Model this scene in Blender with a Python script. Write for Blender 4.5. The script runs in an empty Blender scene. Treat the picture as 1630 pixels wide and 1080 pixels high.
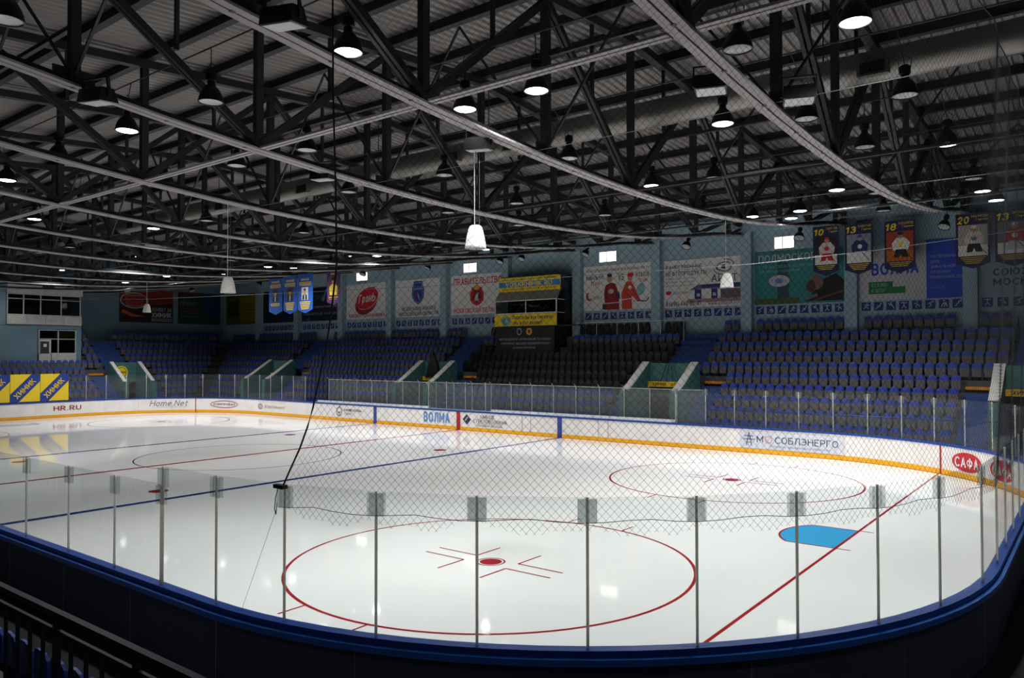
import bpy, bmesh, math, random
from mathutils import Vector, Matrix
random.seed(7)
S = bpy.context.scene
COL = S.collection
R = math.radians

# ---------------------------------------------------------------- camera, world, exposure
cd = bpy.data.cameras.new('camera'); cam = bpy.data.objects.new('camera', cd); COL.objects.link(cam); S.camera = cam
cam.location = (31.506, -20.44, 4.658)
cam.rotation_euler = (R(90 + 1.12), R(0.09), R(37.653))
cd.sensor_width = 36.0; cd.lens = 1222.5 / 1630 * 36; cd.clip_start = .05; cd.clip_end = 300
w = bpy.data.worlds.new('world'); S.world = w; w.use_nodes = True
w.node_tree.nodes['Background'].inputs[0].default_value = (.05, .06, .08, 1)
w.node_tree.nodes['Background'].inputs[1].default_value = .25
S.view_settings.view_transform = 'Standard'; S.view_settings.look = 'None'
S.view_settings.gamma = 1; S.view_settings.use_curve_mapping = False
S.view_settings.exposure = 0.0
S.cycles.use_denoising = True
S.cycles.max_bounces = 8; S.cycles.diffuse_bounces = 4; S.cycles.transparent_max_bounces = 24
S.cycles.sample_clamp_indirect = 4.0
LAMP_W = 1880.0          # power of each burning high-bay lamp
LAMP_ANGLE = 150         # its cone
LAMP_COLOR = (1.0, 0.985, 0.975)

# ---------------------------------------------------------------- materials
def lin(h):
    h = h.lstrip('#'); c = [int(h[i:i+2], 16) / 255 for i in (0, 2, 4)]
    return tuple((x / 12.92 if x <= .04045 else ((x + .055) / 1.055) ** 2.4) for x in c) + (1,)
_M = {}
def mat(name, hexc, rough=.6, metal=0., var=.12, scale=3., bump=0., spec=.5):
    if name in _M: return _M[name]
    m = bpy.data.materials.new(name); m.use_nodes = True; nt = m.node_tree
    b = nt.nodes['Principled BSDF']; b.inputs['Roughness'].default_value = rough; b.inputs['Metallic'].default_value = metal
    b.inputs['Specular IOR Level'].default_value = spec
    c = lin(hexc)
    tc = nt.nodes.new('ShaderNodeTexCoord'); no = nt.nodes.new('ShaderNodeTexNoise')
    no.inputs['Scale'].default_value = scale; no.inputs['Detail'].default_value = 3
    rp = nt.nodes.new('ShaderNodeValToRGB')
    rp.color_ramp.elements[0].position = .3; rp.color_ramp.elements[1].position = .7
    rp.color_ramp.elements[0].color = tuple(x * (1 - var) for x in c[:3]) + (1,)
    rp.color_ramp.elements[1].color = tuple(min(1, x * (1 + var)) for x in c[:3]) + (1,)
    nt.links.new(tc.outputs['Object'], no.inputs['Vector']); nt.links.new(no.outputs['Fac'], rp.inputs[0])
    nt.links.new(rp.outputs[0], b.inputs['Base Color'])
    if bump:
        bp = nt.nodes.new('ShaderNodeBump'); bp.inputs['Strength'].default_value = bump; bp.inputs['Distance'].default_value = .01
        nt.links.new(no.outputs['Fac'], bp.inputs['Height']); nt.links.new(bp.outputs[0], b.inputs['Normal'])
    _M[name] = m; return m
def emis(name, hexc, strength):
    if name in _M: return _M[name]
    m = bpy.data.materials.new(name); m.use_nodes = True; nt = m.node_tree
    b = nt.nodes['Principled BSDF']; b.inputs['Base Color'].default_value = lin(hexc)
    b.inputs['Emission Color'].default_value = lin(hexc); b.inputs['Emission Strength'].default_value = strength
    _M[name] = m; return m
def glass_mat(name, tint, refl_rough=.02, haze=0.):
    m = bpy.data.materials.new(name); m.use_nodes = True; nt = m.node_tree
    for n in list(nt.nodes):
        if n.type != 'OUTPUT_MATERIAL': nt.nodes.remove(n)
    out = [n for n in nt.nodes][0]
    tr = nt.nodes.new('ShaderNodeBsdfTransparent'); tr.inputs[0].default_value = tint
    gl = nt.nodes.new('ShaderNodeBsdfGlossy'); gl.inputs['Roughness'].default_value = refl_rough
    fr = nt.nodes.new('ShaderNodeFresnel'); fr.inputs['IOR'].default_value = 1.4
    mx = nt.nodes.new('ShaderNodeMixShader')
    ge = nt.nodes.new('ShaderNodeNewGeometry'); mm = nt.nodes.new('ShaderNodeMath'); mm.operation = 'SUBTRACT'; mm.inputs[0].default_value = 1
    m3 = nt.nodes.new('ShaderNodeMath'); m3.operation = 'MULTIPLY'    # only the entering face reflects
    nt.links.new(ge.outputs['Backfacing'], mm.inputs[1]); nt.links.new(fr.outputs[0], m3.inputs[0]); nt.links.new(mm.outputs[0], m3.inputs[1])
    nt.links.new(m3.outputs[0], mx.inputs[0]); nt.links.new(gl.outputs[0], mx.inputs[2])
    if haze:
        df = nt.nodes.new('ShaderNodeBsdfDiffuse'); df.inputs[0].default_value = (.75, .8, .82, 1)
        m2 = nt.nodes.new('ShaderNodeMixShader'); m2.inputs[0].default_value = haze
        nt.links.new(tr.outputs[0], m2.inputs[1]); nt.links.new(df.outputs[0], m2.inputs[2]); nt.links.new(m2.outputs[0], mx.inputs[1])
    else: nt.links.new(tr.outputs[0], mx.inputs[1])
    nt.links.new(mx.outputs[0], out.inputs[0]); return m
def ice_like(name, hexc, scuff=.03):
    """painted ice under a wet glossy skin, with skate scuffs in the gloss"""
    m = bpy.data.materials.new(name); m.use_nodes = True; nt = m.node_tree
    b = nt.nodes['Principled BSDF']; b.inputs['IOR'].default_value = 1.25; b.inputs['Specular IOR Level'].default_value = .5
    tc = nt.nodes.new('ShaderNodeTexCoord')
    n1 = nt.nodes.new('ShaderNodeTexNoise'); n1.inputs['Scale'].default_value = .35; n1.inputs['Detail'].default_value = 6
    nt.links.new(tc.outputs['Object'], n1.inputs['Vector'])
    rp = nt.nodes.new('ShaderNodeValToRGB'); c = lin(hexc)
    rp.color_ramp.elements[0].position = .3; rp.color_ramp.elements[1].position = .75
    rp.color_ramp.elements[0].color = tuple(x * (1 - scuff) for x in c[:3]) + (1,); rp.color_ramp.elements[1].color = c
    nt.links.new(n1.outputs['Fac'], rp.inputs[0]); nt.links.new(rp.outputs[0], b.inputs['Base Color'])
    mr = nt.nodes.new('ShaderNodeMapRange'); mr.inputs['To Min'].default_value = .035; mr.inputs['To Max'].default_value = .075
    nt.links.new(n1.outputs['Fac'], mr.inputs['Value']); nt.links.new(mr.outputs[0], b.inputs['Roughness'])
    n2 = nt.nodes.new('ShaderNodeTexNoise'); n2.inputs['Scale'].default_value = 2.2; n2.inputs['Detail'].default_value = 2
    nt.links.new(tc.outputs['Object'], n2.inputs['Vector'])
    bp = nt.nodes.new('ShaderNodeBump'); bp.inputs['Strength'].default_value = .05; bp.inputs['Distance'].default_value = .02
    nt.links.new(n2.outputs['Fac'], bp.inputs['Height']); nt.links.new(bp.outputs[0], b.inputs['Normal'])
    return m

M_ICE = ice_like('ice', '#f2f2f0'); M_RED = ice_like('ice_red', '#a02228'); M_BLUE = ice_like('ice_blue', '#1c3c86')
M_DARKBLUE = ice_like('ice_line_dark', '#33415e'); M_CREASE = ice_like('ice_crease', '#3fa6da')
M_BOARD = mat('board_white', '#f3efec', .35, var=.05, scale=1.5)
M_KICK = mat('kick_yellow', '#f2b010', .4, var=.04)
M_CAP = mat('cap_blue', '#124296', .35, var=.08)
M_OUTER = mat('board_outer', '#55556a', .55, var=.1)
M_LEDGE = mat('ledge_white', '#d8dcdf', .5)
M_POST = mat('stanchion', '#dadad2', .38, .3, .08)
def _trans(m):
    nt = m.node_tree; b = nt.nodes['Principled BSDF']; out = [n for n in nt.nodes if n.type == 'OUTPUT_MATERIAL'][0]
    tl = nt.nodes.new('ShaderNodeBsdfTranslucent'); tl.inputs[0].default_value = lin('#e6e6de'); mx = nt.nodes.new('ShaderNodeMixShader'); mx.inputs[0].default_value = .55
    nt.links.new(b.outputs[0], mx.inputs[1]); nt.links.new(tl.outputs[0], mx.inputs[2]); nt.links.new(mx.outputs[0], out.inputs[0])
_trans(M_POST)
M_CLAMP = mat('clamp_plate', '#8a8d8e', .4, .7)
M_PLATE = glass_mat('clamp_acrylic', (.84, .86, .86, 1), .2, haze=.06)
M_GLASS = glass_mat('rink_glass', (.93, .955, .95, 1), haze=.015)
M_GLASS2 = glass_mat('bench_glass', (.88, .91, .91, 1), .05, .06)
M_WIN = glass_mat('window_glass', (.35, .37, .38, 1), .03)
M_WALL = mat('wall_blue', '#98b2be', .8, var=.06, scale=.6)
M_WALLD = mat('wall_end', '#6f8b99', .8, var=.06, scale=.6)
M_CONC = mat('concrete', '#4a4a4c', .85, var=.2)
M_STEP = mat('step_blue', '#21437f', .7, var=.15)
M_FLOOR = mat('floor_rubber', '#1a1b20', .8)
M_GREEN = mat('tunnel_green', '#3c6a68', .75, var=.12)
M_CAPSTONE = mat('parapet_cap', '#b9b9b5', .6, var=.08)
M_ORANGE = mat('strip_orange', '#d98a18', .6)
M_SEATB = mat('seat_blue', '#1f3b98', .45, var=.15)
M_SEATG = mat('seat_grey', '#5e5a59', .5, var=.2)
M_SEATK = mat('seat_black', '#0e0f15', .5, var=.2)
M_STEEL = mat('truss_dark', '#27272c', .6, .1, .15, .8)
M_CHORD = mat('chord_light', '#a09c9c', .85, 0., .06, .8, spec=.1)
M_DECK = mat('deck_metal', '#84817f', .55, .2, .12, .5)
M_PURLIN = mat('purlin', '#1c1c21', .6)
M_DUCT = mat('duct_metal', '#7e7c78', .45, .8, .06, 6.)
M_BLACK = mat('black_metal', '#101014', .5)
M_LAMP = mat('lamp_housing', '#16161a', .45, .3)
M_LENSOFF = mat('lamp_lens_off', '#c9cfd0', .25)
M_LENS = emis('lamp_lens_on', '#eef0ff', 14.0)
M_WHITE = mat('print_white', '#e6e4e0', .6, var=.03)
M_RAIL = mat('rail_dark', '#1c2030', .4, .3)
M_RAILN = mat('rail_navy', '#0e1428', .5, .0)
M_BELL = mat('bell_white', '#e8e8e4', .55, bump=.6, scale=25)
M_NET = mat('net_cord', '#26282a', .8)
M_FRAME = mat('window_frame', '#c9c8c4', .5)
M_DAY = emis('daylight_pane', '#fff6e6', 2.6)
P = lambda n, h: mat('print_' + n, h, .6, var=.03)

# ---------------------------------------------------------------- mesh builder
class MB:
    def __init__(s): s.v = []; s.f = []; s.m = []; s.mats = []
    def mi(s, m):
        if m not in s.mats: s.mats.append(m)
        return s.mats.index(m)
    def add(s, vs, fs, m):
        o = len(s.v); k = s.mi(m); s.v += [tuple(v) for v in vs]
        for f in fs: s.f.append(tuple(i + o for i in f)); s.m.append(k)
        return s
    def box(s, x0, x1, y0, y1, z0, z1, m):
        vs = [(x, y, z) for z in (z0, z1) for x, y in ((x0, y0), (x1, y0), (x1, y1), (x0, y1))]
        return s.add(vs, [(3, 2, 1, 0), (4, 5, 6, 7), (0, 1, 5, 4), (1, 2, 6, 5), (2, 3, 7, 6), (3, 0, 4, 7)], m)
    def beam(s, a, b, w, h, m, up=(0, 0, 1)):
        a = Vector(a); b = Vector(b); d = (b - a).normalized(); u = Vector(up)
        if abs(d.dot(u)) > .98: u = Vector((0, 1, 0))
        r = d.cross(u).normalized(); u = r.cross(d)
        vs = [p + r * (i * w / 2) + u * (j * h / 2) for p in (a, b) for i, j in ((-1, -1), (1, -1), (1, 1), (-1, 1))]
        return s.add(vs, [(3, 2, 1, 0), (4, 5, 6, 7), (0, 1, 5, 4), (1, 2, 6, 5), (2, 3, 7, 6), (3, 0, 4, 7)], m)
    def tube(s, pts, r, m, n=6, caps=True):
        pts = [Vector(p) for p in pts]; rings = []; o = len(s.v); k = s.mi(m)
        for i, p in enumerate(pts):
            d = (pts[min(i + 1, len(pts) - 1)] - pts[max(i - 1, 0)]).normalized()
            u = Vector((0, 0, 1)) if abs(d.z) < .95 else Vector((1, 0, 0))
            a = d.cross(u).normalized(); b = a.cross(d)
            for j in range(n):
                t = 2 * math.pi * j / n; s.v.append(tuple(p + a * (r * math.cos(t)) + b * (r * math.sin(t))))
        for i in range(len(pts) - 1):
            for j in range(n):
                s.f.append((o + i*n + j, o + i*n + (j+1) % n, o + (i+1)*n + (j+1) % n, o + (i+1)*n + j)); s.m.append(k)
        if caps:
            s.f.append(tuple(o + j for j in range(n))[::-1]); s.m.append(k)
            s.f.append(tuple(o + (len(pts)-1)*n + j for j in range(n))); s.m.append(k)
        return s
    def lathe(s, prof, m, c=(0, 0, 0), n=20, cap0=False, cap1=False):
        o = len(s.v); k = s.mi(m)
        for r, z in prof:
            for j in range(n):
                t = 2 * math.pi * j / n; s.v.append((c[0] + r * math.cos(t), c[1] + r * math.sin(t), c[2] + z))
        for i in range(len(prof) - 1):
            for j in range(n):
                s.f.append((o + i*n + j, o + i*n + (j+1) % n, o + (i+1)*n + (j+1) % n, o + (i+1)*n + j)); s.m.append(k)
        if cap0: s.f.append(tuple(o + j for j in range(n))[::-1]); s.m.append(k)
        if cap1: s.f.append(tuple(o + (len(prof)-1)*n + j for j in range(n))); s.m.append(k)
        return s
    def prism(s, poly, axis, a0, a1, m):
        """poly in the plane normal to axis ('x': (y,z); 'y': (x,z); 'z': (x,y))"""
        f = {'x': lambda p, a: (a, p[0], p[1]), 'y': lambda p, a: (p[0], a, p[1]), 'z': lambda p, a: (p[0], p[1], a)}[axis]
        n = len(poly); vs = [f(p, a0) for p in poly] + [f(p, a1) for p in poly]
        fs = [tuple(range(n)), tuple(range(2*n - 1, n - 1, -1))] + [(i, n + i, n + (i+1) % n, (i+1) % n) for i in range(n)]
        return s.add(vs, fs, m)
    def data(s, name, smooth=False):
        me = bpy.data.meshes.new(name); me.from_pydata(s.v, [], s.f)
        for m in s.mats: me.materials.append(m)
        me.polygons.foreach_set('material_index', s.m)
        if smooth: me.polygons.foreach_set('use_smooth', [True] * len(s.f))
        me.update(); return me
    def obj(s, name, parent=None, smooth=False, fix=True, **kw):
        me = s.data(name, smooth)
        if fix and len(s.f) < 20000:
            bm = bmesh.new(); bm.from_mesh(me); bmesh.ops.recalc_face_normals(bm, faces=bm.faces); bm.to_mesh(me); bm.free()
        return link(name, me, parent, **kw)
def link(name, me, parent=None, loc=None, rot=None, **kw):
    o = bpy.data.objects.new(name, me); COL.objects.link(o)
    if parent: o.parent = parent
    if loc is not None: o.location = loc
    if rot is not None: o.rotation_euler = rot
    for k, v in kw.items(): o[k] = v
    return o
def thing(name, label, cat, loc=(0, 0, 0), rot=(0, 0, 0), group=None):
    o = bpy.data.objects.new(name, None); COL.objects.link(o); o.location = loc; o.rotation_euler = rot
    o.empty_display_size = .1; o['label'] = label; o['category'] = cat
    if group: o['group'] = group
    return o
def lab(o, label, cat, group=None, kind=None):
    o['label'] = label; o['category'] = cat
    if group: o['group'] = group
    if kind: o['kind'] = kind
    return o

# lettering: a stroke alphabet (Cyrillic, Latin, digits); every letter is a set of pen strokes on a 1-high body
def _o(cx, cy, rx, ry, a0=0, a1=360, n=12):
    return [(cx + rx*math.cos(R(a0 + (a1-a0)*i/n)), cy + ry*math.sin(R(a0 + (a1-a0)*i/n))) for i in range(n+1)]
def _bowl(x0, y0, y1, w_): # closed bump to the right of a stem
    m_ = (y0+y1)/2; r_ = (y1-y0)/2
    return [(x0, y1), (x0+w_-r_, y1)] + _o(x0+w_-r_, m_, r_, r_, 90, -90, 8) + [(x0, y0)]
G = {
 'А': (.66, [[(0, 0), (.33, 1), (.66, 0)], [(.12, .32), (.54, .32)]]), 'Б': (.58, [[(.54, 1), (0, 1), (0, 0)], _bowl(0, 0, .58, .58)]),
 'В': (.58, [[(0, 0), (0, 1)], _bowl(0, .52, 1, .54), _bowl(0, 0, .52, .58)]), 'Г': (.5, [[(0, 0), (0, 1), (.5, 1)]]),
 'Д': (.7, [[(.1, 0), (.22, 1), (.58, 1), (.58, 0)], [(0, -.14), (0, 0), (.7, 0), (.7, -.14)]]), 'Е': (.52, [[(.52, 1), (0, 1), (0, 0), (.52, 0)], [(0, .52), (.46, .52)]]),
 'Ж': (.86, [[(.43, 0), (.43, 1)], [(0, 1), (.43, .5), (0, 0)], [(.86, 1), (.43, .5), (.86, 0)]]), 'З': (.56, [_o(.27, .75, .25, .25, 150, -90, 8), _o(.27, .27, .29, .27, 90, -150, 8)]),
 'И': (.62, [[(0, 1), (0, 0), (.62, 1), (.62, 0)]]), 'Й': (.62, [[(0, 1), (0, 0), (.62, 1), (.62, 0)], [(.18, 1.22), (.31, 1.13), (.44, 1.22)]]),
 'К': (.6, [[(0, 0), (0, 1)], [(.58, 1), (.0, .45)], [(.18, .62), (.6, 0)]]), 'Л': (.64, [[(0, 0), (.1, .1), (.2, 1), (.64, 1), (.64, 0)]]),
 'М': (.76, [[(0, 0), (0, 1), (.38, .3), (.76, 1), (.76, 0)]]), 'Н': (.62, [[(0, 0), (0, 1)], [(.62, 0), (.62, 1)], [(0, .52), (.62, .52)]]),
 'О': (.7, [_o(.35, .5, .35, .5, n=16)]), 'П': (.62, [[(0, 0), (0, 1), (.62, 1), (.62, 0)]]), 'Р': (.56, [[(0, 0), (0, 1)], _bowl(0, .45, 1, .56)]),
 'С': (.62, [_o(.35, .5, .35, .5, 50, 310, 14)]), 'Т': (.6, [[(0, 1), (.6, 1)], [(.3, 1), (.3, 0)]]), 'У': (.6, [[(0, 1), (.32, .4)], [(.6, 1), (.22, 0), (.06, 0)]]),
 'Ф': (.8, [[(.4, -.05), (.4, 1.05)], _o(.4, .52, .4, .32, n=14)]), 'Х': (.62, [[(0, 0), (.62, 1)], [(0, 1), (.62, 0)]]), 'Ц': (.68, [[(0, 1), (0, 0), (.68, 0), (.68, -.18)], [(.58, 1), (.58, 0)]]),
 'Ч': (.58, [[(0, 1), (0, .6), (.12, .45), (.58, .45)], [(.58, 1), (.58, 0)]]), 'Ш': (.86, [[(0, 1), (0, 0), (.86, 0), (.86, 1)], [(.43, 1), (.43, 0)]]),
 'Щ': (.92, [[(0, 1), (0, 0), (.92, 0), (.92, -.18)], [(.43, 1), (.43, 0)], [(.84, 1), (.84, 0)]]), 'Ы': (.78, [[(0, 1), (0, 0)], _bowl(0, 0, .55, .54), [(.78, 0), (.78, 1)]]),
 'Ь': (.56, [[(0, 1), (0, 0)], _bowl(0, 0, .55, .56)]), 'Э': (.62, [_o(.27, .5, .35, .5, 130, -130, 14), [(.2, .5), (.6, .5)]]), 'Ю': (.95, [[(0, 0), (0, 1)], [(0, .5), (.3, .5)], _o(.62, .5, .32, .5, n=14)]),
 'Я': (.58, [[(.58, 0), (.58, 1)], [(.58 - x, y) for x, y in _bowl(0, .45, 1, .56)], [(.3, .45), (0, 0)]]),
 'D': (.62, [[(0, 0), (0, 1)], _bowl(0, 0, 1, .62)]), 'G': (.68, [_o(.35, .5, .35, .5, 50, 340, 14), [(.4, .45), (.68, .45), (.68, .15)]]), 'I': (.02, [[(0.01, 0), (.01, 1)]]),
 'J': (.4, [[(.4, 1), (.4, .2), (.2, 0), (0, .1)]]), 'L': (.5, [[(0, 1), (0, 0), (.5, 0)]]), 'N': (.62, [[(0, 0), (0, 1), (.62, 0), (.62, 1)]]), 'R': (.58, [[(0, 0), (0, 1)], _bowl(0, .45, 1, .56), [(.28, .45), (.58, 0)]]),
 'S': (.56, [_o(.28, .75, .27, .25, 20, 270, 8), _o(.28, .25, .28, .25, 90, -160, 8)]), 'U': (.6, [[(0, 1), (0, .28)] + _o(.3, .28, .3, .28, 180, 360, 8) + [(.6, 1)]]), 'V': (.62, [[(0, 1), (.31, 0), (.62, 1)]]),
 'W': (.9, [[(0, 1), (.22, 0), (.45, .8), (.68, 0), (.9, 1)]]), 'Z': (.58, [[(0, 1), (.58, 1), (0, 0), (.58, 0)]]), 'Y': (.6, [[(0, 1), (.3, .5), (.6, 1)], [(.3, .5), (.3, 0)]]),
 '0': (.56, [_o(.28, .5, .28, .5, n=14)]), '1': (.3, [[(0, .8), (.25, 1), (.25, 0)]]), '2': (.56, [_o(.28, .72, .27, .28, 170, -20, 8) + [(0, 0), (.56, 0)]]), '3': (.56, [_o(.27, .75, .25, .25, 150, -90, 8), _o(.27, .27, .29, .27, 90, -150, 8)]),
 '4': (.58, [[(.42, 0), (.42, 1), (0, .3), (.58, .3)]]), '5': (.54, [[(.5, 1), (.06, 1), (.03, .56)] + _o(.26, .3, .28, .3, 110, -150, 8)]), '6': (.56, [_o(.28, .3, .28, .3, n=12), [(.0, .35), (.15, .8), (.42, 1)]]), '7': (.54, [[(0, 1), (.54, 1), (.18, 0)]]),
 '8': (.56, [_o(.28, .76, .24, .24, n=12), _o(.28, .27, .28, .27, n=12)]), '9': (.56, [_o(.28, .7, .28, .3, n=12), [(.56, .65), (.42, .2), (.15, 0)]]),
 '.': (.04, [[(0, 0), (.04, 0)]]), ',': (.08, [[(.06, .05), (0, -.15)]]), '-': (.36, [[(0, .48), (.36, .48)]]), '!': (.04, [[(.02, 1), (.02, .3)], [(.02, .02), (.02, .05)]]), '"': (.2, [[(0, 1), (0, .8)], [(.2, 1), (.2, .8)]]),
 '«': (.3, [[(.15, .7), (0, .5), (.15, .3)], [(.3, .7), (.15, .5), (.3, .3)]]), '»': (.3, [[(0, .7), (.15, .5), (0, .3)], [(.15, .7), (.3, .5), (.15, .3)]]), '(': (.2, [[(.2, 1.1), (0, .75), (0, .25), (.2, -.1)]]), ')': (.2, [[(0, 1.1), (.2, .75), (.2, .25), (0, -.1)]]), '/': (.4, [[(0, 0), (.4, 1)]]),
 'o': (.46, [_o(.23, .33, .23, .33, n=12)]), 'm': (.74, [[(0, 0), (0, .66)], [(0, .5), (.12, .66), (.3, .62), (.37, .45), (.37, 0)], [(.37, .5), (.5, .66), (.68, .62), (.74, .45), (.74, 0)]]),
 'e': (.46, [[(.02, .36), (.46, .36)] + _o(.23, .33, .23, .33, 10, 310, 10)]), 't': (.3, [[(.12, .9), (.12, .1), (.28, 0)], [(0, .64), (.3, .64)]]),
 'р': (.44, [[(0, -.3), (0, .66)], _o(.22, .33, .22, .33, n=12)]), 'а': (.44, [_o(.22, .33, .22, .33, n=12), [(.44, .66), (.44, 0)]]), 'б': (.44, [_o(.22, .32, .22, .32, n=12), [(0, .35), (.1, .8), (.42, 1)]]),
 'е': (.46, [[(.02, .36), (.46, .36)] + _o(.23, .33, .23, .33, 10, 310, 10)])}
for a_, b_ in zip('ABCEHKMOPTX', 'АВСЕНКМОРТХ'): G[a_] = G[b_]
_T = {}
def text2d(txt, bold=.02, shear=0.):
    k = (txt, bold, shear)
    if k not in _T:
        t = (.11 + bold*2.4); vs = []; fs = []; x = 0
        for ch in txt:
            if ch == ' ': x += .42; continue
            sc = 1.
            if ch in G: w_, strokes = G[ch]
            else: w_, strokes = G.get(ch.upper(), G['.']); sc = .72
            for st in strokes:
                for (xa, ya), (xb, yb_) in zip(st, st[1:]):
                    xa_, ya_, xb_, y2 = x + xa*sc, ya*sc, x + xb*sc, yb_*sc
                    L = math.hypot(xb_-xa_, y2-ya_) or 1e-6; ux, uy = (xb_-xa_)/L, (y2-ya_)/L; e = t*.38
                    xa_ -= ux*e; ya_ -= uy*e; xb_ += ux*e; y2 += uy*e; nx, ny = -uy*t/2, ux*t/2; o = len(vs)
                    vs += [(xa_+nx, ya_+ny), (xa_-nx, ya_-ny), (xb_-nx, y2-ny), (xb_+nx, y2+ny)]; fs.append((o, o+1, o+2, o+3))
            x += w_*sc + .16 + t
        vs = [(vx + shear*vy, vy) for vx, vy in vs]
        x0 = min(v[0] for v in vs); x1 = max(v[0] for v in vs); y0, y1 = -t/2, 1 + t/2
        if not any(c in G and (c not in 'omet') and c == c.upper() for c in txt): y1 = .72 + t/2
        _T[k] = ([((vx - x0) / (x1 - x0), (vy - y0) / (y1 - y0)) for vx, vy in vs], fs, (x1 - x0) / (y1 - y0))
    return _T[k]
class Art:
    """flat print on a plane: map2d(x, y, lift) -> world point; every mark is a little proud of the one before"""
    def __init__(s, m3): s.mb = MB(); s.m3 = m3; s.l = .006
    def up(s, d=.004): s.l += d
    def tick(s): s.l += .0008
    def poly(s, pts, m): s.tick(); s.mb.add([s.m3(x, y, s.l) for x, y in pts], [tuple(range(len(pts)))], m); return s
    def rect(s, x0, y0, x1, y1, m, n=1):
        for i in range(n):
            a = x0 + (x1-x0)*i/n; b = x0 + (x1-x0)*(i+1)/n
            s.poly([(a, y0), (b, y0), (b, y1), (a, y1)], m)
        return s
    def ell(s, cx, cy, rx, ry, m, n=28, rot=0):
        s.tick(); c, d = math.cos(R(rot)), math.sin(R(rot)); vs = []; k = n//2
        for i in range(k + 1):
            t = math.pi * i / k; x = rx*math.cos(t); h = ry*math.sin(t)
            for y in (h, -h): vs.append(s.m3(cx + x*c - y*d, cy + x*d + y*c, s.l))
        s.mb.add(vs, [(2*i, 2*i+2, 2*i+3, 2*i+1) for i in range(k)], m); return s
    def ring(s, cx, cy, rx, ry, w, m, n=32, rot=0, a0=0, a1=360):
        s.tick(); c, d = math.cos(R(rot)), math.sin(R(rot)); vs = []
        for i in range(n + 1):
            t = R(a0 + (a1-a0) * i / n)
            for k in (0, w):
                x, y = (rx-k)*math.cos(t), (ry-k)*math.sin(t); vs.append(s.m3(cx + x*c - y*d, cy + x*d + y*c, s.l))
        s.mb.add(vs, [(2*i, 2*i+2, 2*i+3, 2*i+1) for i in range(n)], m); return s
    def line(s, pts, w, m):
        for (x0, y0), (x1, y1) in zip(pts, pts[1:]):
            L = math.hypot(x1-x0, y1-y0) or 1; nx, ny = -(y1-y0)/L*w/2, (x1-x0)/L*w/2
            s.poly([(x0+nx, y0+ny), (x0-nx, y0-ny), (x1-nx, y1-ny), (x1+nx, y1+ny)], m)
        return s
    def text(s, txt, x0, y0, x1, y1, m, bold=.02, shear=0., skew=0., keep=False):
        vs, fs, asp = text2d(txt, bold, shear)
        if keep:
            w = min(x1-x0, asp*(y1-y0)); cx = (x0+x1)/2; x0, x1 = cx-w/2, cx+w/2
        s.tick(); s.mb.add([s.m3(x0 + vx*(x1-x0), y0 + vy*(y1-y0) + skew*vx*(x1-x0), s.l + (i_//4)*.00002) for i_, (vx, vy) in enumerate(vs)], fs, m); return s
    def obj(s, name, parent, **kw): return s.mb.obj(name, parent, fix=False, **kw)
def plane_map(o, ux, n, uz=(0, 0, 1)):
    o, ux, n, uz = Vector(o), Vector(ux).normalized(), Vector(n).normalized(), Vector(uz).normalized()
    return lambda x, y, l: tuple(o + ux*x + uz*y + n*l)

# ---------------------------------------------------------------- rink outline
RR = {'fr': 9.0, 'nr': 8.5, 'nl': 9.0, 'fl': 9.0}
YN, YF = -14.4, 15.0
def _arc(cx, cy, r, a0, a1): return ('A', (cx, cy), r, a0, a1)
SEG = [('L', (0, YF), (21, YF)), _arc(21, 6, 9, 90, 0), ('L', (30, 6), (30, -5.9)), _arc(21.5, -5.9, 8.5, 0, -90),
       ('L', (21.5, YN), (-21, YN)), _arc(-21, -5.4, 9, -90, -180), ('L', (-30, -5.4), (-30, 6)), _arc(-21, 6, 9, 180, 90), ('L', (-21, YF), (0, YF))]
def seglen(g): return math.dist(g[1], g[2]) if g[0] == 'L' else g[2] * math.pi / 2
TOT = sum(map(seglen, SEG))
def path(s, off=0.):
    s %= TOT
    for g in SEG:
        l = seglen(g)
        if s <= l + 1e-6:
            if g[0] == 'L':
                t = s / l; dx = (g[2][0]-g[1][0]) / l; dy = (g[2][1]-g[1][1]) / l; nx, ny = -dy, dx
                x = g[1][0] + dx*s; y = g[1][1] + dy*s
            else:
                a = R(g[3] + (g[4]-g[3]) * s / l); nx, ny = math.cos(a), math.sin(a); x = g[1][0] + g[2]*nx; y = g[1][1] + g[2]*ny
            return (x + nx*off, y + ny*off, nx, ny)
        s -= l
    return path(0, off)
def sweep(mb, s0, s1, o0, o1, z0, z1, m, step=.6, side=None, caps=True):
    """a bar that follows the rink outline; side = other material for the outward face"""
    n = max(1, int(math.ceil((s1 - s0) / step))); vs = []
    for i in range(n + 1):
        s = s0 + (s1-s0)*i/n; a = path(s, o0); b = path(s, o1)
        vs += [(a[0], a[1], z0), (b[0], b[1], z0), (b[0], b[1], z1), (a[0], a[1], z1)]
    f1 = []; f2 = []
    for i in range(n):
        a = 4*i; b = a + 4
        f1 += [(a, b, b+1, a+1), (a+2, b+2, b+3, a+3), (a+3, b+3, b, a)]; f2.append((a+1, b+1, b+2, a+2))
    if caps: f1 += [(0, 1, 2, 3), (4*n+3, 4*n+2, 4*n+1, 4*n)]
    mb.add(vs, f1, m); o = len(mb.v) - len(vs); k = mb.mi(side or m)
    for f in f2: mb.f.append(tuple(i + o for i in f)); mb.m.append(k)

# ================================================================ STRUCTURE
# floor
MB().box(-42, 42, -25, 25, -.35, -.03, M_FLOOR).obj('floor', kind='structure')
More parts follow.
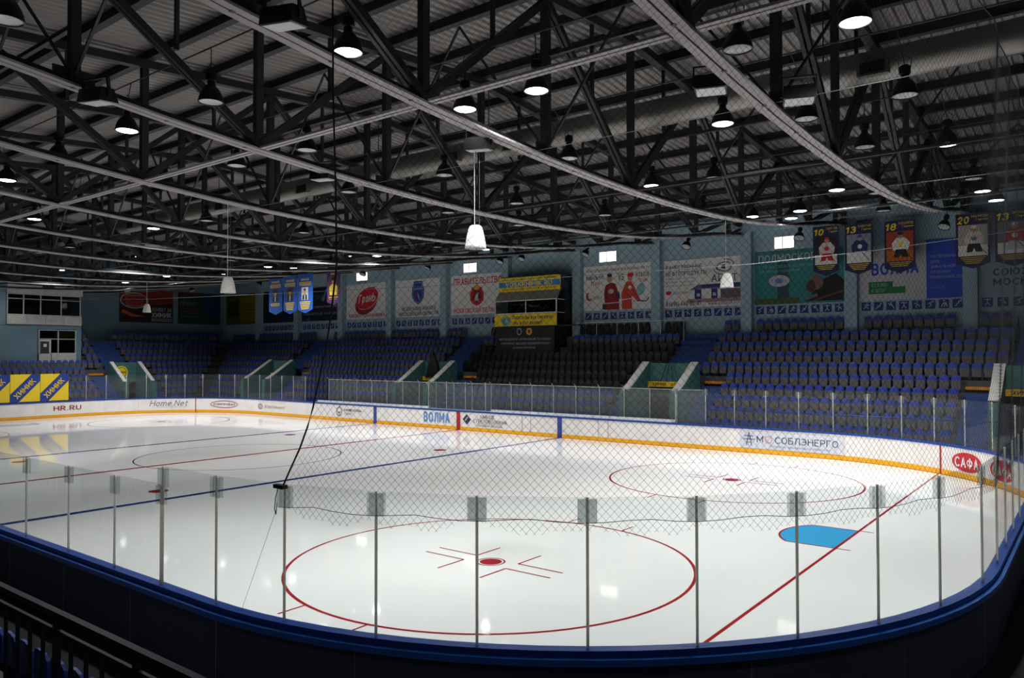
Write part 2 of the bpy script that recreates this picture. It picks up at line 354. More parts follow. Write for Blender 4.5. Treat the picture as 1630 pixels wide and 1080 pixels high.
# far wall with piers; left, right, near walls
HW = 12.75
fw = MB().box(-41.3, 41.3, 24.5, 24.9, -.1, HW, M_WALL).obj('wall_far', kind='structure')
PIERS = [26.2, 20.55, 14.7, 8.77, 2.75, -3.5, -9.7, -15.9, -22.1, -28.4, -34.5]
for x in PIERS + [32.0, 37.8]:
    MB().box(x-.32, x+.32, 24.05, 24.5, 5.5, 11.9, M_WALL).obj('pier', fw)
MB().box(-41, 41, 24.05, 24.5, 11.9, HW, M_WALL).obj('ring_beam', fw)
MB().box(-41.4, -41, -25, 25, -.1, 15, M_WALLD).obj('wall_left', kind='structure')
MB().box(41, 41.4, -25, 25, -.1, 15, M_WALLD).obj('wall_right', kind='structure')
MB().box(-41.3, 41.3, -25, -24.6, -.1, HW, M_WALLD).obj('wall_near', kind='structure')
# corrugated roof deck, ribs running up the slope
def zt(y): return 14.15 - .075*abs(y)          # truss top chord axis
mb = MB(); pitch = .30; vs = []; x = -41.0; prof = []
while x < 41:
    prof += [(x, 0), (x+.09, 0), (x+.13, .07), (x+.26, .07)]; x += pitch
for px, dz in prof:
    for y in (-25, 0, 25): vs.append((px, y, zt(y) + .42 + dz))
fs = []
for i in range(len(prof)-1):
    for j in (0, 1): fs.append((3*i+j, 3*i+j+1, 3*i+3+j+1, 3*i+3+j))
mb.add(vs, fs, M_DECK); ceil = mb.obj('ceiling', fix=False, kind='structure')
y = -24.0
for i in range(23):
    y = -24.2 + i*2.2
    MB().box(-41, 41, y-.05, y+.05, zt(y)+.14, zt(y)+.42, M_PURLIN).box(-41, 41, y-.11, y+.11, zt(y)+.12, zt(y)+.15, M_PURLIN).obj('purlin', ceil)

# ---------------------------------------------------------------- roof trusses (fish-bellied, spanning the hall)
def zb(y): return 9.55 + .0042*y*y if abs(y) < 20 else 11.23 + (abs(y)-20)*.12
TX = [32.0] + [26.15 - 5.88*k for k in range(12)]
ORD = ['first', 'second', 'third', 'fourth', 'fifth', 'sixth', 'seventh', 'eighth', 'ninth', 'tenth', 'eleventh', 'twelfth', 'thirteenth', 'fourteenth', 'fifteenth', 'sixteenth', 'seventeenth', 'eighteenth', 'nineteenth', 'twentieth']
NODES = [-22.25, -17.8, -13.35, -8.9, -4.45, 0, 4.45, 8.9, 13.35, 17.8, 22.25]
def truss_meshes():
    out = []
    ys = [-24.6 + 49.1*i/22 for i in range(23)]
    b = MB()
    for s in (-1, 1):
        for a, c in zip(ys, ys[1:]):
            b.beam((s*.105, a, zb(a)), (s*.105, c, zb(c)), .17, .05, M_CHORD)
            b.beam((s*.035, a, zb(a)+.09), (s*.035, c, zb(c)+.09), .03, .16, M_STEEL)
    for k in range(24): yy = -23.5 + 47*k/23; b.box(-.05, .05, yy-.12, yy+.12, zb(yy)-.02, zb(yy)+.12, M_STEEL)
    out.append(('bottom_chord', b.data('bottom_chord')))
    t = MB()
    for s in (-1, 1): t.beam((0, s*24.5, zt(24.5)), (0, 0, zt(0)), .26, .24, M_STEEL)
    out.append(('top_chord', t.data('top_chord')))
    for k, yn in enumerate(NODES):
        thick = .17 if k % 2 else .2
        out.append(('vertical', MB().box(-thick/2, thick/2, yn-.1, yn+.1, zb(yn)+.05, zt(yn)-.08, M_STEEL).data('vertical')))
        out.append(('gusset', MB().box(-.02, .02, yn-.42, yn+.42, zb(yn)+.03, zb(yn)+.38, M_STEEL).data('gusset')))
    for k in range(len(NODES)-1):
        a, c = NODES[k], NODES[k+1]
        # bottom joints at 0, +-8.9, +-17.8 ; top joints between them
        if abs(a) in (0, 8.9, 17.8): p, q = (a, zb(a)+.12), (c, zt(c)-.1)
        else: p, q = (a, zt(a)-.1), (c, zb(c)+.12)
        d = MB()
        for s in (-1, 1): d.beam((s*.07, p[0], p[1]), (s*.07, q[0], q[1]), .09, .17, M_STEEL)
        out.append(('diagonal', d.data('diagonal')))
    for s in (-1, 1):
        out.append(('diagonal', MB().beam((0, s*22.25, zb(22.25)), (0, s*24.4, zt(24.4)-.1), .14, .14, M_STEEL).data('diagonal')))
        for a in (2.2, 6.6, 11.1):   # sub-struts in the upper half
            out.append(('strut', MB().beam((0, s*a, (zb(a)+zt(a))/2 + .1), (0, s*a, zt(a)-.1), .09, .09, M_STEEL).data('strut')))
    return out
TM = truss_meshes()
for i, x in enumerate(TX):
    t = thing('roof_truss', 'dark steel roof truss with pale bottom chord, %s counted from the right end wall' % ORD[i], 'truss', (x, 0, 0), group='roof trusses across the hall')
    for n, me in TM: link(n, me, t)
# ties and sway bracing between trusses
for yy, wd, mm, nm in ((-8.9, .13, M_CHORD, 'pale steel ties running lengthwise in the second line of joints on the near side'),
                       (0, .06, M_STEEL, 'thin steel ties running lengthwise under the middle of the roof'),
                       (8.9, .06, M_STEEL, 'thin steel ties running lengthwise over the far half of the ice'),
                       (-17.8, .12, M_CHORD, 'pale steel ties running lengthwise above the near stand')):
    t = thing('tie_line', nm, 'steel tie', group='lengthwise ties between trusses')
    for a, b_ in zip(TX, TX[1:]):
        z = zb(yy) + .02
        for s in (-1, 1): MB().beam((a-.25, yy+s*wd*.55, z), (b_+.25, yy+s*wd*.55, z), wd*.8, .05, mm).obj('tie_bar', t)
for k, yy in enumerate((-13.35, -4.45, 4.45, 13.35)):
    t = thing('sway_bracing', 'dark crossed bracing bars standing between trusses, %s line from the camera' % ORD[k], 'bracing', group='sway bracing between trusses')
    for j, (a, b_) in enumerate(zip(TX, TX[1:])):
        m_ = (a+b_)/2
        MB().beam((a, yy, zb(yy)+.2), (m_, yy, zt(yy)), .055, .055, M_STEEL).obj('brace_bar', t)
        MB().beam((b_, yy, zb(yy)+.2), (m_, yy, zt(yy)), .055, .055, M_STEEL).obj('brace_bar', t)
        if j % 2: MB().beam((a, yy+.05, zt(yy)-1.5), (b_, yy+.05, zt(yy)-1.5), .1, .1, M_STEEL).obj('brace_bar', t)
# long air duct
DY, DZ, DR = 1.12, 12.15, .42
t = thing('air_duct', 'long round silver spiral ventilation duct running through the roof trusses', 'duct', (0, DY, DZ))
mb = MB(); n = 24; xs = [-40 + i*.25 for i in range(int(80/.25)+1)]
mb.tube([(x, 0, 0) for x in xs], DR, M_DUCT, n)
# raised seams
for i in range(0, len(mb.v)):
    if (i // n) % 4 == 0: v = mb.v[i]; mb.v[i] = (v[0], v[1]*1.022, v[2]*1.022)
mb.obj('pipe', t, smooth=True)
for x in (31, 26.9, 15.2, 12.4, 3.5, -3, -12, -21):
    MB().box(x-.38, x+.38, -.5, -.3, -.36, .02, M_DUCT).box(x-.30, x+.30, -.53, -.5, -.31, -.03, M_BLACK).obj('outlet', t)
for x in TX[:-1]:
    MB().tube([(x-.6, .03, DR), (x-.6, .03, zt(DY)-DZ+.2)], .02, M_STEEL, 5).obj('hanger', t)

# ---------------------------------------------------------------- high-bay lamps
PROF = [(.275, .0), (.285, .02), (.27, .10), (.235, .20), (.18, .30), (.11, .37), (.085, .42), (.085, .50)]
me_ref = MB().lathe(PROF, M_LAMP, n=24, cap1=True).data('reflector', True)
me_lip = MB().lathe([(.29, -.01), (.29, .025), (.262, .025), (.262, -.01), (.29, -.01)], M_LAMP, n=24).data('rim')
me_on = MB().lathe([(.001, -.035), (.12, -.03), (.22, -.015), (.262, .012)], M_LENS, n=24).data('lens_lit', True)
me_off = MB().lathe([(.001, .03), (.14, .03), (.262, .012)], M_LENSOFF, n=24).data('lens_unlit', True)
me_gear = MB().lathe([(.075, .48), (.125, .5), (.125, .66), (.09, .69)], M_LAMP, n=14, cap0=True, cap1=True).data('gear_box')
me_hook = MB().tube([(0, 0, .68), (0, 0, 1.3)], .012, M_BLACK, 5).tube([(-.12, 0, .6), (-.14, 0, .8), (0, 0, .95), (.14, 0, .8), (.12, 0, .6)], .01, M_BLACK, 4).data('hook')
LIT = [(-34.4, 2.5), (-31.2, 9.6), (-29.8, 6.8), (-28.1, 11.4), (-25.4, 2.4), (-23.8, 9.1), (-22.1, 9.3), (-19.2, 11.0), (-14.0, 2.2), (-12.6, 10.1), (-11.9, 11.6), (-4.9, -6.9), (-3.4, 9.9), (-3.3, -2.5), (-2.8, 10.7), (-2.3, 6.6), (2.5, -10.5), (4.2, 12.5), (5.7, 2.6), (7.4, 10.2), (11.4, -10.8), (12.5, 12.3), (19.1, 3.6), (19.5, -6.7), (19.8, 11.7), (20.0, -10.7), (20.5, 13.1), (21.6, -6.7), (21.7, 11.6), (23.9, -1.8), (24.0, 8.3), (28.1, -6.1), (28.1, 3.9), (28.1, 11.8), (28.3, 14.0), (28.5, -22.0), (36.0, -12.5)]  # last two are unseen lamps, added to light the near boards' outer side
UNLIT = [(-21.6, -2.2), (-17.4, 2.7), (-16.9, -2.2), (-16.2, 6.8), (-13.0, -2.1), (-11.4, 6.6), (-8.2, 11.8), (-7.9, 2.5), (-7.6, 9.7), (-7.5, -2.4), (-3.6, 2.6), (-0.8, -6.8), (0.2, 12.0), (0.5, -2.1), (1.1, 2.6), (1.4, 7.2), (2.7, 10.2), (5.4, -2.1), (6.2, -7.0), (6.3, 7.0), (7.0, -10.7), (10.0, -2.2), (10.1, 3.0), (10.3, -6.9), (10.5, 7.3), (13.5, -6.7), (13.5, 3.2), (14.5, -2.0), (14.9, 7.5), (15.2, -10.7), (16.4, -15.3), (18.5, 9.3), (18.9, -1.3), (21.3, 3.8), (24.4, 13.7), (25.0, 9.8), (25.7, -0.9), (26.0, -6.2), (26.2, 2.8), (26.3, 12.4), (28.0, -1.3), (28.1, 9.3)]
ROWS = [(-99, -17, -22.0, 'added near-stand'), (-17, -8.5, -10.7, 'nearest'), (-8.5, -4.5, -6.7, 'second'), (-4.5, 1, -2.0, 'third'), (1, 5, 2.8, 'fourth'), (5, 8.6, 7.0, 'fifth'), (8.6, 99, 10.6, 'farthest')]
def rowof(y): return [r for r in ROWS if r[0] <= y < r[1]][0]
for on, L in ((True, LIT), (False, UNLIT)):
    for r in ROWS:
        mem = sorted([p for p in L if rowof(p[1]) is r], key=lambda p: -p[0])
        for k, (x, y) in enumerate(mem):
            xt = min(TX, key=lambda q: abs(q-x))
            if on and y > 1 and abs(x-xt) < .6: x = xt + (.6 if x > xt else -.6)
            adj = 'lit bell-shaped high-bay lamp with glowing face' if on else 'switched-off bell-shaped high-bay lamp with dull face'
            t = thing('high_bay_lamp', '%s, %s such from the right, %s lamp row' % (adj, ORD[k], r[3]), 'lamp', (x, y, 10.5), group='high-bay lamps under the roof')
            link('reflector', me_ref, t); link('rim', me_lip, t); link('lens', me_on if on else me_off, t)
            link('gear_box', me_gear, t)
            yc = min((-10.7, -6.75, -2.1, 2.8, 7.0, 9.6, 11.8, -15.3, 14.0, -22.0, -12.5), key=lambda q: abs(q-y))
            MB().tube([(0, 0, .68), (0, (yc-y)*.3, .9), (0, yc-y, 1.29)], .012, M_BLACK, 5).tube([(-.12, 0, .6), (-.14, 0, .8), (0, 0, .95), (.14, 0, .8), (.12, 0, .6)], .01, M_BLACK, 4).obj('hook', t)
            if on:
                ld = bpy.data.lights.new('bulb', 'SPOT'); ld.energy = LAMP_W * (.2 if x < -33 else .6 if x < -26 else 1) * (.12 if y < -17 or x > 30 else .75 if y > 8.6 else 1); ld.color = LAMP_COLOR
                ld.spot_size = R(LAMP_ANGLE); ld.spot_blend = 1.0; ld.shadow_soft_size = .2
                lo = bpy.data.objects.new('bulb', ld); COL.objects.link(lo); lo.parent = t; lo.location = (0, 0, -.06)
for yy, nm in ((-10.7, 'nearest lamp row'), (-6.75, 'second lamp row'), (-2.1, 'third lamp row'), (2.8, 'fourth lamp row'), (7.0, 'fifth lamp row'), (9.6, 'farthest lamp rows'), (11.8, 'lamps over the far boards'), (14.0, 'last lamps near the far stand'), (-15.3, 'unlit lamps beside the near stand'), (-22.0, 'added unseen lamp over the near stand')):
    lab(MB().tube([(-41, yy, 11.78), (37, yy, 11.78)], .018, M_STEEL, 6).obj('conduit'), 'thin straight metal conduit carrying the %s' % nm, 'conduit', 'conduits carrying the lamps')
# square floodlights clipped under the chords
def flood(x, y, z, tilt, label):
    t = thing('floodlight', label, 'floodlight', (x, y, z), (R(tilt), 0, R(20)), 'square floodlights')
    MB().prism([(-.26, -.12), (.26, -.12), (.16, .16), (-.16, .16)], 'x', -.3, .3, M_LAMP).obj('housing', t)
    MB().box(-.27, .27, -.23, .23, -.14, -.12, M_LENSOFF).obj('lens', t)
    MB().box(-.34, -.31, -.04, .04, -.02, .35, M_BLACK).box(.31, .34, -.04, .04, -.02, .35, M_BLACK).box(-.34, .34, -.04, .04, .35, .38, M_BLACK).obj('bracket', t)
for x, y, dz, tl, s in ((21.0, -12.9, 0, 10, 'nearest the camera, top left'), (14.9, -13.1, -.1, 8, 'under the third pale chord, upper left'), (19.85, -6.6, 0, 8, 'just above the cords of the large white bell'),
                    (25.5, -6.3, .3, 0, 'half behind the wide pale chord'), (26.75, -4.9, .28, 0, 'large, dark, right of the wide pale chord'), (26.75, -10.0, .3, 0, 'at the top edge beside the wide pale chord'), (14.1, -6.6, .1, 5, 'small, beside the third pale chord')):
    flood(x, y, zb(y)-.12+dz, tl, 'square dark floodlight, ' + s)

# ================================================================ ICE AND MARKINGS
n = 260
pts = [path(TOT*i/n)[:2] for i in range(n)]
ice = MB().prism(pts, 'z', -.03, 0, M_ICE).obj('ice_surface')
lab(ice, 'white glossy ice sheet of the hockey rink inside the boards', 'ice')
def mark(name, m, z, polys=None, rings=None):
    b = MB()
    for p in polys or []: b.add([(x, y, z) for x, y in p], [tuple(range(len(p)))], m)
    for cx, cy, r, w, a0, a1 in rings or []:
        k = 96; vs = []
        for i in range(k+1):
            t = R(a0 + (a1-a0)*i/k)
            for q in (r, r-w): vs.append((cx + q*math.cos(t), cy + q*math.sin(t), z))
        b.add(vs, [(2*i+1, 2*i, 2*i+2, 2*i+3) for i in range(k)], m)
    return b.obj(name, ice, fix=False)
def rc(x0, x1, y0, y1): return [(x0, y0), (x1, y0), (x1, y1), (x0, y1)]
def disc(cx, cy, r, k=32): return [(cx + r*math.cos(2*math.pi*i/k), cy + r*math.sin(2*math.pi*i/k)) for i in range(k)]
BL = 7.5
mark('centre_line', M_RED, .0035, [rc(-.13, .13, YN, YF)])
mark('blue_line', M_BLUE, .0035, [rc(BL-.15, BL+.15, YN, YF)]); mark('blue_line', M_BLUE, .0035, [rc(-BL-.15, -BL+.15, YN, YF)])
for s in (-1, 1):
    def yl(x, near):   # where the goal line meets the curved boards
        if near: return (-5.9 - math.sqrt(8.5**2-(x-21.5)**2)) if s > 0 else (-5.4 - math.sqrt(81-(x-21)**2))
        return 6 + math.sqrt(81-(x-21)**2)
    gx = 26.35
    mark('goal_line', M_RED, .0035, [rc(s*gx-.035, s*gx+.035, yl(gx, True), yl(gx, False))])
    # crease: straight sides 1.13 m off centre, then an arc of radius 1.6
    a0 = math.degrees(math.asin(1.13/1.62)); arc = [(s*(gx - 1.62*math.cos(R(a))), 1.62*math.sin(R(a))) for a in [(-a0 + 2*a0*i/24) for i in range(25)]]
    mark('goal_crease', M_CREASE, .002, [[(s*gx, -1.13)] + arc + [(s*gx, 1.13)]])
    pts_ = [(s*(gx+.35), -1.13), (s*gx, -1.13)] + arc + [(s*gx, 1.13), (s*(gx+.35), 1.13)]; b = MB()
    for (xa, ya), (xb_, yb_) in zip(pts_, pts_[1:]):
        b.beam((xa, ya, .004), (xb_, yb_, .004), .05, .001, M_RED)
    b.obj('crease_line', ice)
    for sy in (-1, 1):
        cx, cy = s*20.55, sy*7.03
        mark('faceoff_circle', M_RED, .0035, None, [(cx, cy, 4.5, .07, 0, 360)])
        mark('faceoff_dot', M_RED, .004, [[p for p in disc(cx, cy, .25) ]])
        mark('faceoff_ring', M_RED, .0035, None, [(cx, cy, .33, .04, 0, 360)])
        L = []
        for ax in (-1, 1):
            for ay in (-1, 1):
                x0, y0 = cx + ax*.6, cy + ay*.23
                L += [rc(min(x0, x0+ax*1.18), max(x0, x0+ax*1.18), y0-.025, y0+.025), rc(x0-.025, x0+.025, min(y0, y0+ay*.87), max(y0, y0+ay*.87))]
                xh = cx + ax*.85; yh = cy + ay*4.42
                L.append(rc(xh-.025, xh+.025, min(yh, yh+ay*.58), max(yh, yh+ay*.58)))
        mark('faceoff_mark', M_RED, .003, L)
        mark('neutral_dot', M_RED, .004, [disc(s*5.9, sy*7.0, .32)])
mark('centre_circle', M_DARKBLUE, .003, None, [(0, 0, 4.5, .06, 0, 360)])
mark('centre_dot', M_DARKBLUE, .0045, [disc(0, 0, .15)])
mark('referee_crease', M_RED, .003, None, [(0, YN, 3.0, .05, 0, 180)])

# ================================================================ BOARDS
BH = 1.17
boards = thing('rink_boards', 'white hockey dasher boards with yellow kick strip and blue top rail around the ice', 'rink boards')
NP = 68
for i in range(NP):
    a, b_ = TOT*i/NP, TOT*(i+1)/NP; q = MB(); sweep(q, a+.004, b_-.004, 0, .10, .0, BH-.06, M_BOARD, .55, M_OUTER); q.obj('board_panel', boards)
q = MB(); sweep(q, 0, TOT, .02, .08, .0, BH-.07, M_BLACK, .55); q.obj('light_seal', boards)  # black sheet added inside the panels to stop light leaking through their joints
q = MB(); sweep(q, 0, TOT, -.012, .0, .004, .21, M_KICK, .55); q.obj('kick_strip', boards)
q = MB(); sweep(q, 0, TOT, -.016, -.011, .0, .016, M_RED, .55); q.obj('base_line', boards)
q = MB(); sweep(q, 0, TOT, -.03, .13, BH-.06, BH+.03, M_CAP, .55); q.obj('top_rail', boards)
q = MB(); sweep(q, 40, 105, .13, .20, BH-.13, BH-.05, mat('lower_rail_blue', '#2a6fd0', .3, var=.05), .55); q.obj('lower_rail', boards)
SB = {}
def dash(name, s, w_, m, z0=.0, z1=BH-.06): 
    q = MB(); sweep(q, s-w_/2, s+w_/2, -.02, -.012, z0, z1, m, .3); q.obj(name, boards)
dash('line_mark', 0, .3, P('red_mark', '#b3202a')); dash('line_mark', BL, .3, P('blue_mark', '#3a4a9a')); dash('line_mark', -BL, .3, P('blue_mark', '#3a4a9a'))
for s in (26.85, -27.0): dash('line_mark', s, .07, P('red_mark', '#b3202a'))
for s in (4.9, 5.5, 10.0, 10.6): dash('gate_joint', s, .02, M_CLAMP, .2)
# print on the boards
def bmap(s0): return lambda x, y, l: (lambda p: (p[0], p[1], y))(path(s0 + x, -.012 - l))
def sign(s0): return Art(bmap(s0))
NAVY = P('navy', '#22304f'); GREY = P('grey', '#6d7078'); DRED = P('dark_red', '#9c2436'); BLK = P('black', '#16161a')
LBLUE = P('light_blue', '#5d8fd0'); BRT = P('bright_blue', '#1d49c0'); ORG = P('orange', '#d8702a'); YEL = P('yellow', '#f0d020')
GRN = P('green', '#0c7a3a'); TEAL = P('teal', '#2f7f80'); SKIN = P('skin', '#b98d74'); LGR = P('light_grey', '#b9bcc4'); RED = P('red', '#c8202c'); PURP = P('purple', '#3a1858')
a = sign(-37.3); a.text('HR.RU', 0, .50, 1.95, .86, DRED, .03); a.obj('lettering', boards, label='dark red letters HR.RU')
a = sign(-30.5); a.text('Home.Net', 0, .52, 2.9, 1.0, GREY, 0, .25); a.text('к о м п а н и я', .2, .42, 2.7, .46, GREY, 0); a.obj('lettering', boards, label='grey slanted script Home.Net')
a = sign(-25.8); a.ring(1.3, .66, 1.3, .30, .035, RED); a.ring(1.3, .66, 1.2, .26, .02, NAVY); a.text('КОМПРОБАЛ', .3, .58, 2.3, .74, NAVY, .02); a.obj('lettering', boards, label='letters inside a red oval ring')
a = sign(-21.0); a.ring(.42, .62, .3, .22, .05, GREY); a.ring(.42, .62, .16, .12, .04, GREY); a.text('Континент', .95, .50, 3.6, .78, P('tan', '#b08a6a'), 0, .35); a.text('строительная компания', .2, .93, 3.6, .99, LGR, 0); a.obj('lettering', boards, label='tan script beside a grey round emblem')
a = sign(-11.6); a.line([(.15, .6), (.15, .82), (.4, .95), (.65, .82), (.65, .45), (.4, .32), (.15, .45), (.15, .6)], .05, NAVY); a.poly([(.28, .62), (.52, .62), (.4, .45)], NAVY); a.line([(.4, .95), (.46, 1.05)], .05, NAVY)
a.text('николь', .95, .68, 2.75, .86, NAVY, 0); a.text('ПАК', 1.0, .44, 1.7, .60, DRED, 0); a.obj('lettering', boards, label='hexagonal navy emblem with two lines of letters')
a = sign(-2.95); a.text('ВОЛМА', 0, .36, 2.25, 1.0, LBLUE, .05); a.obj('lettering', boards, label='large light blue letters')
a = sign(.35); a.poly([(0, .68), (.33, 1.0), (.66, .68), (.33, .36)], NAVY); a.up(); a.line([(.2, .6), (.42, .82)], .07, M_WHITE); a.text('ЗАВОД', 1.35, .78, 2.45, .98, NAVY, .01); a.text('СТЕКЛОВОЛОКНА', .85, .52, 3.45, .72, NAVY, .01); a.text('полимерные материалы', 1.2, .30, 3.1, .40, NAVY, 0); a.rect(1.2, .45, 3.1, .465, GREY, 4); a.obj('lettering', boards, label='navy diamond emblem beside navy letters')
a = sign(17.9); a.rect(-.1, .14+.09, 4.6, 1.0, P('paper', '#d6dae6'), 12); a.up()
a.line([(.2, .35), (.33, .98), (.46, .35)], .03, NAVY); a.line([(.1, .8), (.56, .8)], .03, NAVY); a.line([(.06, .65), (.6, .65)], .03, NAVY); a.line([(.24, .5), (.42, .5)], .025, NAVY)
a.text('М', .7, .52, 1.0, .82, NAVY, 0); a.ring(1.25, .68, .17, .17, .03, P('pink', '#d07070')); a.text('СОБЛЭНЕРГО', 1.55, .52, 4.35, .82, NAVY, 0); a.text('открытое акционерное общество', 1.3, .34, 4.0, .41, GREY, 0); a.obj('lettering', boards, label='navy letters with a pylon emblem')
for s in (27.45, 29.5):
    a = sign(s); a.ell(.75, .62, .78, .36, RED, 40); a.up(.012); a.text('САФА', .12, .42, 1.38, .80, M_WHITE, .04); a.obj('lettering', boards, label='white letters on a red oval')
a = sign(-34.2); a.text('.........', 0, .4, .3, .42, GREY, 0)

# ---------------------------------------------------------------- glass screens on the boards
me_post = None
def screen(label, ss, heights, group=None):
    t = thing('glass_screen', label, 'rink glass', group=group)
    for k, s in enumerate(ss):
        x, y, nx, ny = path(s, .06); h = heights[k]
        an = math.atan2(ny, nx)
        o = MB().tube([(0, 0, 0), (0, 0, h-BH-.02)], .018, M_POST, 10).obj('post', t, smooth=True, loc=(x, y, BH+.02), rot=(0, 0, an))
        for q in (-1, 1):
            MB().box(-.03, -.02, q*.065-.05, q*.065+.05, -.14, .14, M_PLATE).box(.02, .03, q*.065-.05, q*.065+.05, -.14, .14, M_PLATE).obj('clamp', o, loc=(0, 0, h-BH-.18))
    for k in range(len(ss)-1):
        a = path(ss[k], .06); b_ = path(ss[k+1], .06); h = min(heights[k], heights[k+1])
        if heights[k] > heights[k+1]: h = heights[k+1] if heights[k+1] < 2.8 else h
        d = Vector((b_[0]-a[0], b_[1]-a[1], 0)); L = d.length; d.normalize(); p = Vector((a[0], a[1], 0)) + d*.02; q = Vector((b_[0], b_[1], 0)) - d*.02
        MB().beam((p.x, p.y, (BH+.03+h)/2), (q.x, q.y, (BH+.03+h)/2), .010, h-BH-.03, M_GLASS).obj('glass_pane', t)
    return t
hi = [36.4 + 1.28*k for k in range(9)]
hi = [s for s in hi if s < 46.6]
tail = [46.9, 48.25, 49.5, 50.75, 52.0, 53.3, 54.6, 55.9, 57.2, 58.55]
near_hi = hi + tail
tgt = [(20.24, -14.47), (21.7, -14.45), (23.07, -14.37), (24.45, -14.13), (25.65, -13.58), (26.8, -12.89), (27.8, -12.01), (28.66, -10.94), (29.32, -9.8), (29.81, -8.48), (30.11, -6.9)]
def nearest_s(p, s0, s1):
    best = min(((math.hypot(path(s0 + k*.02, .06)[0]-p[0], path(s0 + k*.02, .06)[1]-p[1]), s0 + k*.02) for k in range(int((s1-s0)/.02))))
    return best[1]
ns = sorted(nearest_s(p, 40, 72) for p in tgt)
near_hi = [ns[0]-1.4*k for k in range(9, 0, -1)] + ns
screen('tall clear glass screen round the near right corner, nearest the camera', near_hi, [2.97]*len(near_hi))
ls = [ns[-1]] + sorted(nearest_s(p, 55, 72) for p in ((18.73, -14.46), (17.03, -14.35), (15.19, -14.2), (13.58, -14.17)))
ls += [ls[-1] + 1.65*k for k in range(1, 6)]
ls[0] += .05
screen('lower clear glass screen along the near side, at the lower left', ls, [2.70]*len(ls))
fr = [14.45, 16.05] + [17.5 + 1.5*k for k in range(14)]
fr = [s for s in fr if s < near_hi[0]-.6] + [near_hi[0]-.05]
screen('clear glass screen on the far boards, in front of the right block of seats', fr, [2.93]*len(fr))
fl = [-15.1 - 1.42*k for k in range(17)]
screen('clear glass screen round the far left corner of the boards', sorted(fl), [3.05]*len(fl))
f2 = [-39.6 - 1.5*k for k in range(10)]
screen('clear glass screen behind the yellow banners on the left end boards', sorted(f2 + [fl[-1]-.05]), [3.05]*(len(f2)+1))
pb = [-2.6, -1.05, .5, 2.1]
t = screen('greyish glass screen of the penalty box on the far boards by the red line', pb, [2.95]*4)
for (a_, b_) in ((-2.6, -2.6), (2.1, 2.1)):
    MB().box(a_-.006, a_+.006, 15.12, 16.5, BH+.05, 2.9, M_GLASS2).obj('side_pane', t)
# bench wall: white shelf, rear glass with hooked posts
t = thing('player_bench_wall', 'white shelf and rear glass wall of the players benches behind the far boards', 'bench wall')
MB().box(-14.0, 14.3, 15.14, 15.45, BH-.03, BH+.045, M_LEDGE).obj('shelf', t)
MB().box(-14.0, -2.75, 15.30, 15.34, BH, BH+.16, M_LEDGE).box(2.3, 14.3, 15.30, 15.34, BH, BH+.16, M_LEDGE).obj('rear_lip', t)
MB().box(-14.0, 15.4, 16.36, 16.44, 0, 1.15, M_CONC).obj('rear_board', t)
x = -14.0
while x < 15.3:
    if x + 1.55 < 15.5: MB().box(x+.02, x+1.53, 16.395, 16.405, 1.15, 2.8, M_GLASS2).obj('glass_pane', t)
    o = MB().box(x-.02, x+.02, 16.34, 16.38, .0, 2.8, M_POST).tube([(x, 16.36, 2.8), (x-.03, 16.2, 2.95)], .02, M_POST, 5).obj('hooked_post', t)
    x += 1.55
MB().box(-14, 15.3, 16.37, 16.43, 2.78, 2.82, M_POST).obj('top_bar', t)
for i, (xa, xb_) in enumerate(((-13.2, -3.4), (3.0, 13.8))):
    b = thing('players_bench', 'long plain players bench behind the far boards, %s of the penalty box' % ('left', 'right')[i], 'bench', group='players benches')
    MB().box(xa, xb_, 15.85, 16.2, .42, .48, M_STEP).obj('seat_plank', b)
    k = xa + .3
    while k < xb_: MB().box(k-.03, k+.03, 15.9, 16.15, -.03, .42, M_BLACK).obj('leg', b); k += 2.3

# ---------------------------------------------------------------- yellow banners on the left end glass
for i, y0 in enumerate((4.85, 2.9, .95, -1.0)):
    t = thing('glass_banner', 'yellow square banner with a blue diagonal stripe on end glass, %s from its right end' % ORD[i], 'banner', group='yellow banners on the left end boards')
    m3 = plane_map((-29.96, y0-1.92, 1.28), (0, 1, 0), (1, 0, 0))
    MB().box(-29.97, -29.95, y0-1.92, y0, 1.28, 3.25, YEL).obj('sheet', t)
    a = Art(m3); a.l = .02; a.poly([(0, 0), (.55, 0), (1.92, 1.45), (1.92, 1.97), (1.35, 1.97), (0, .55)], P('banner_blue', '#123a90')); a.up(.006)
    vs, fs, asp = text2d('ХИМИК', .03); c, s_ = math.cos(R(46)), math.sin(R(46))
    a.mb.add([m3(.46 + (vx*1.75)*c - (vy*.40)*s_ , .17 + (vx*1.75)*s_ + (vy*.40)*c - .0, a.l) for vx, vy in vs], fs, YEL); a.obj('lettering', t)

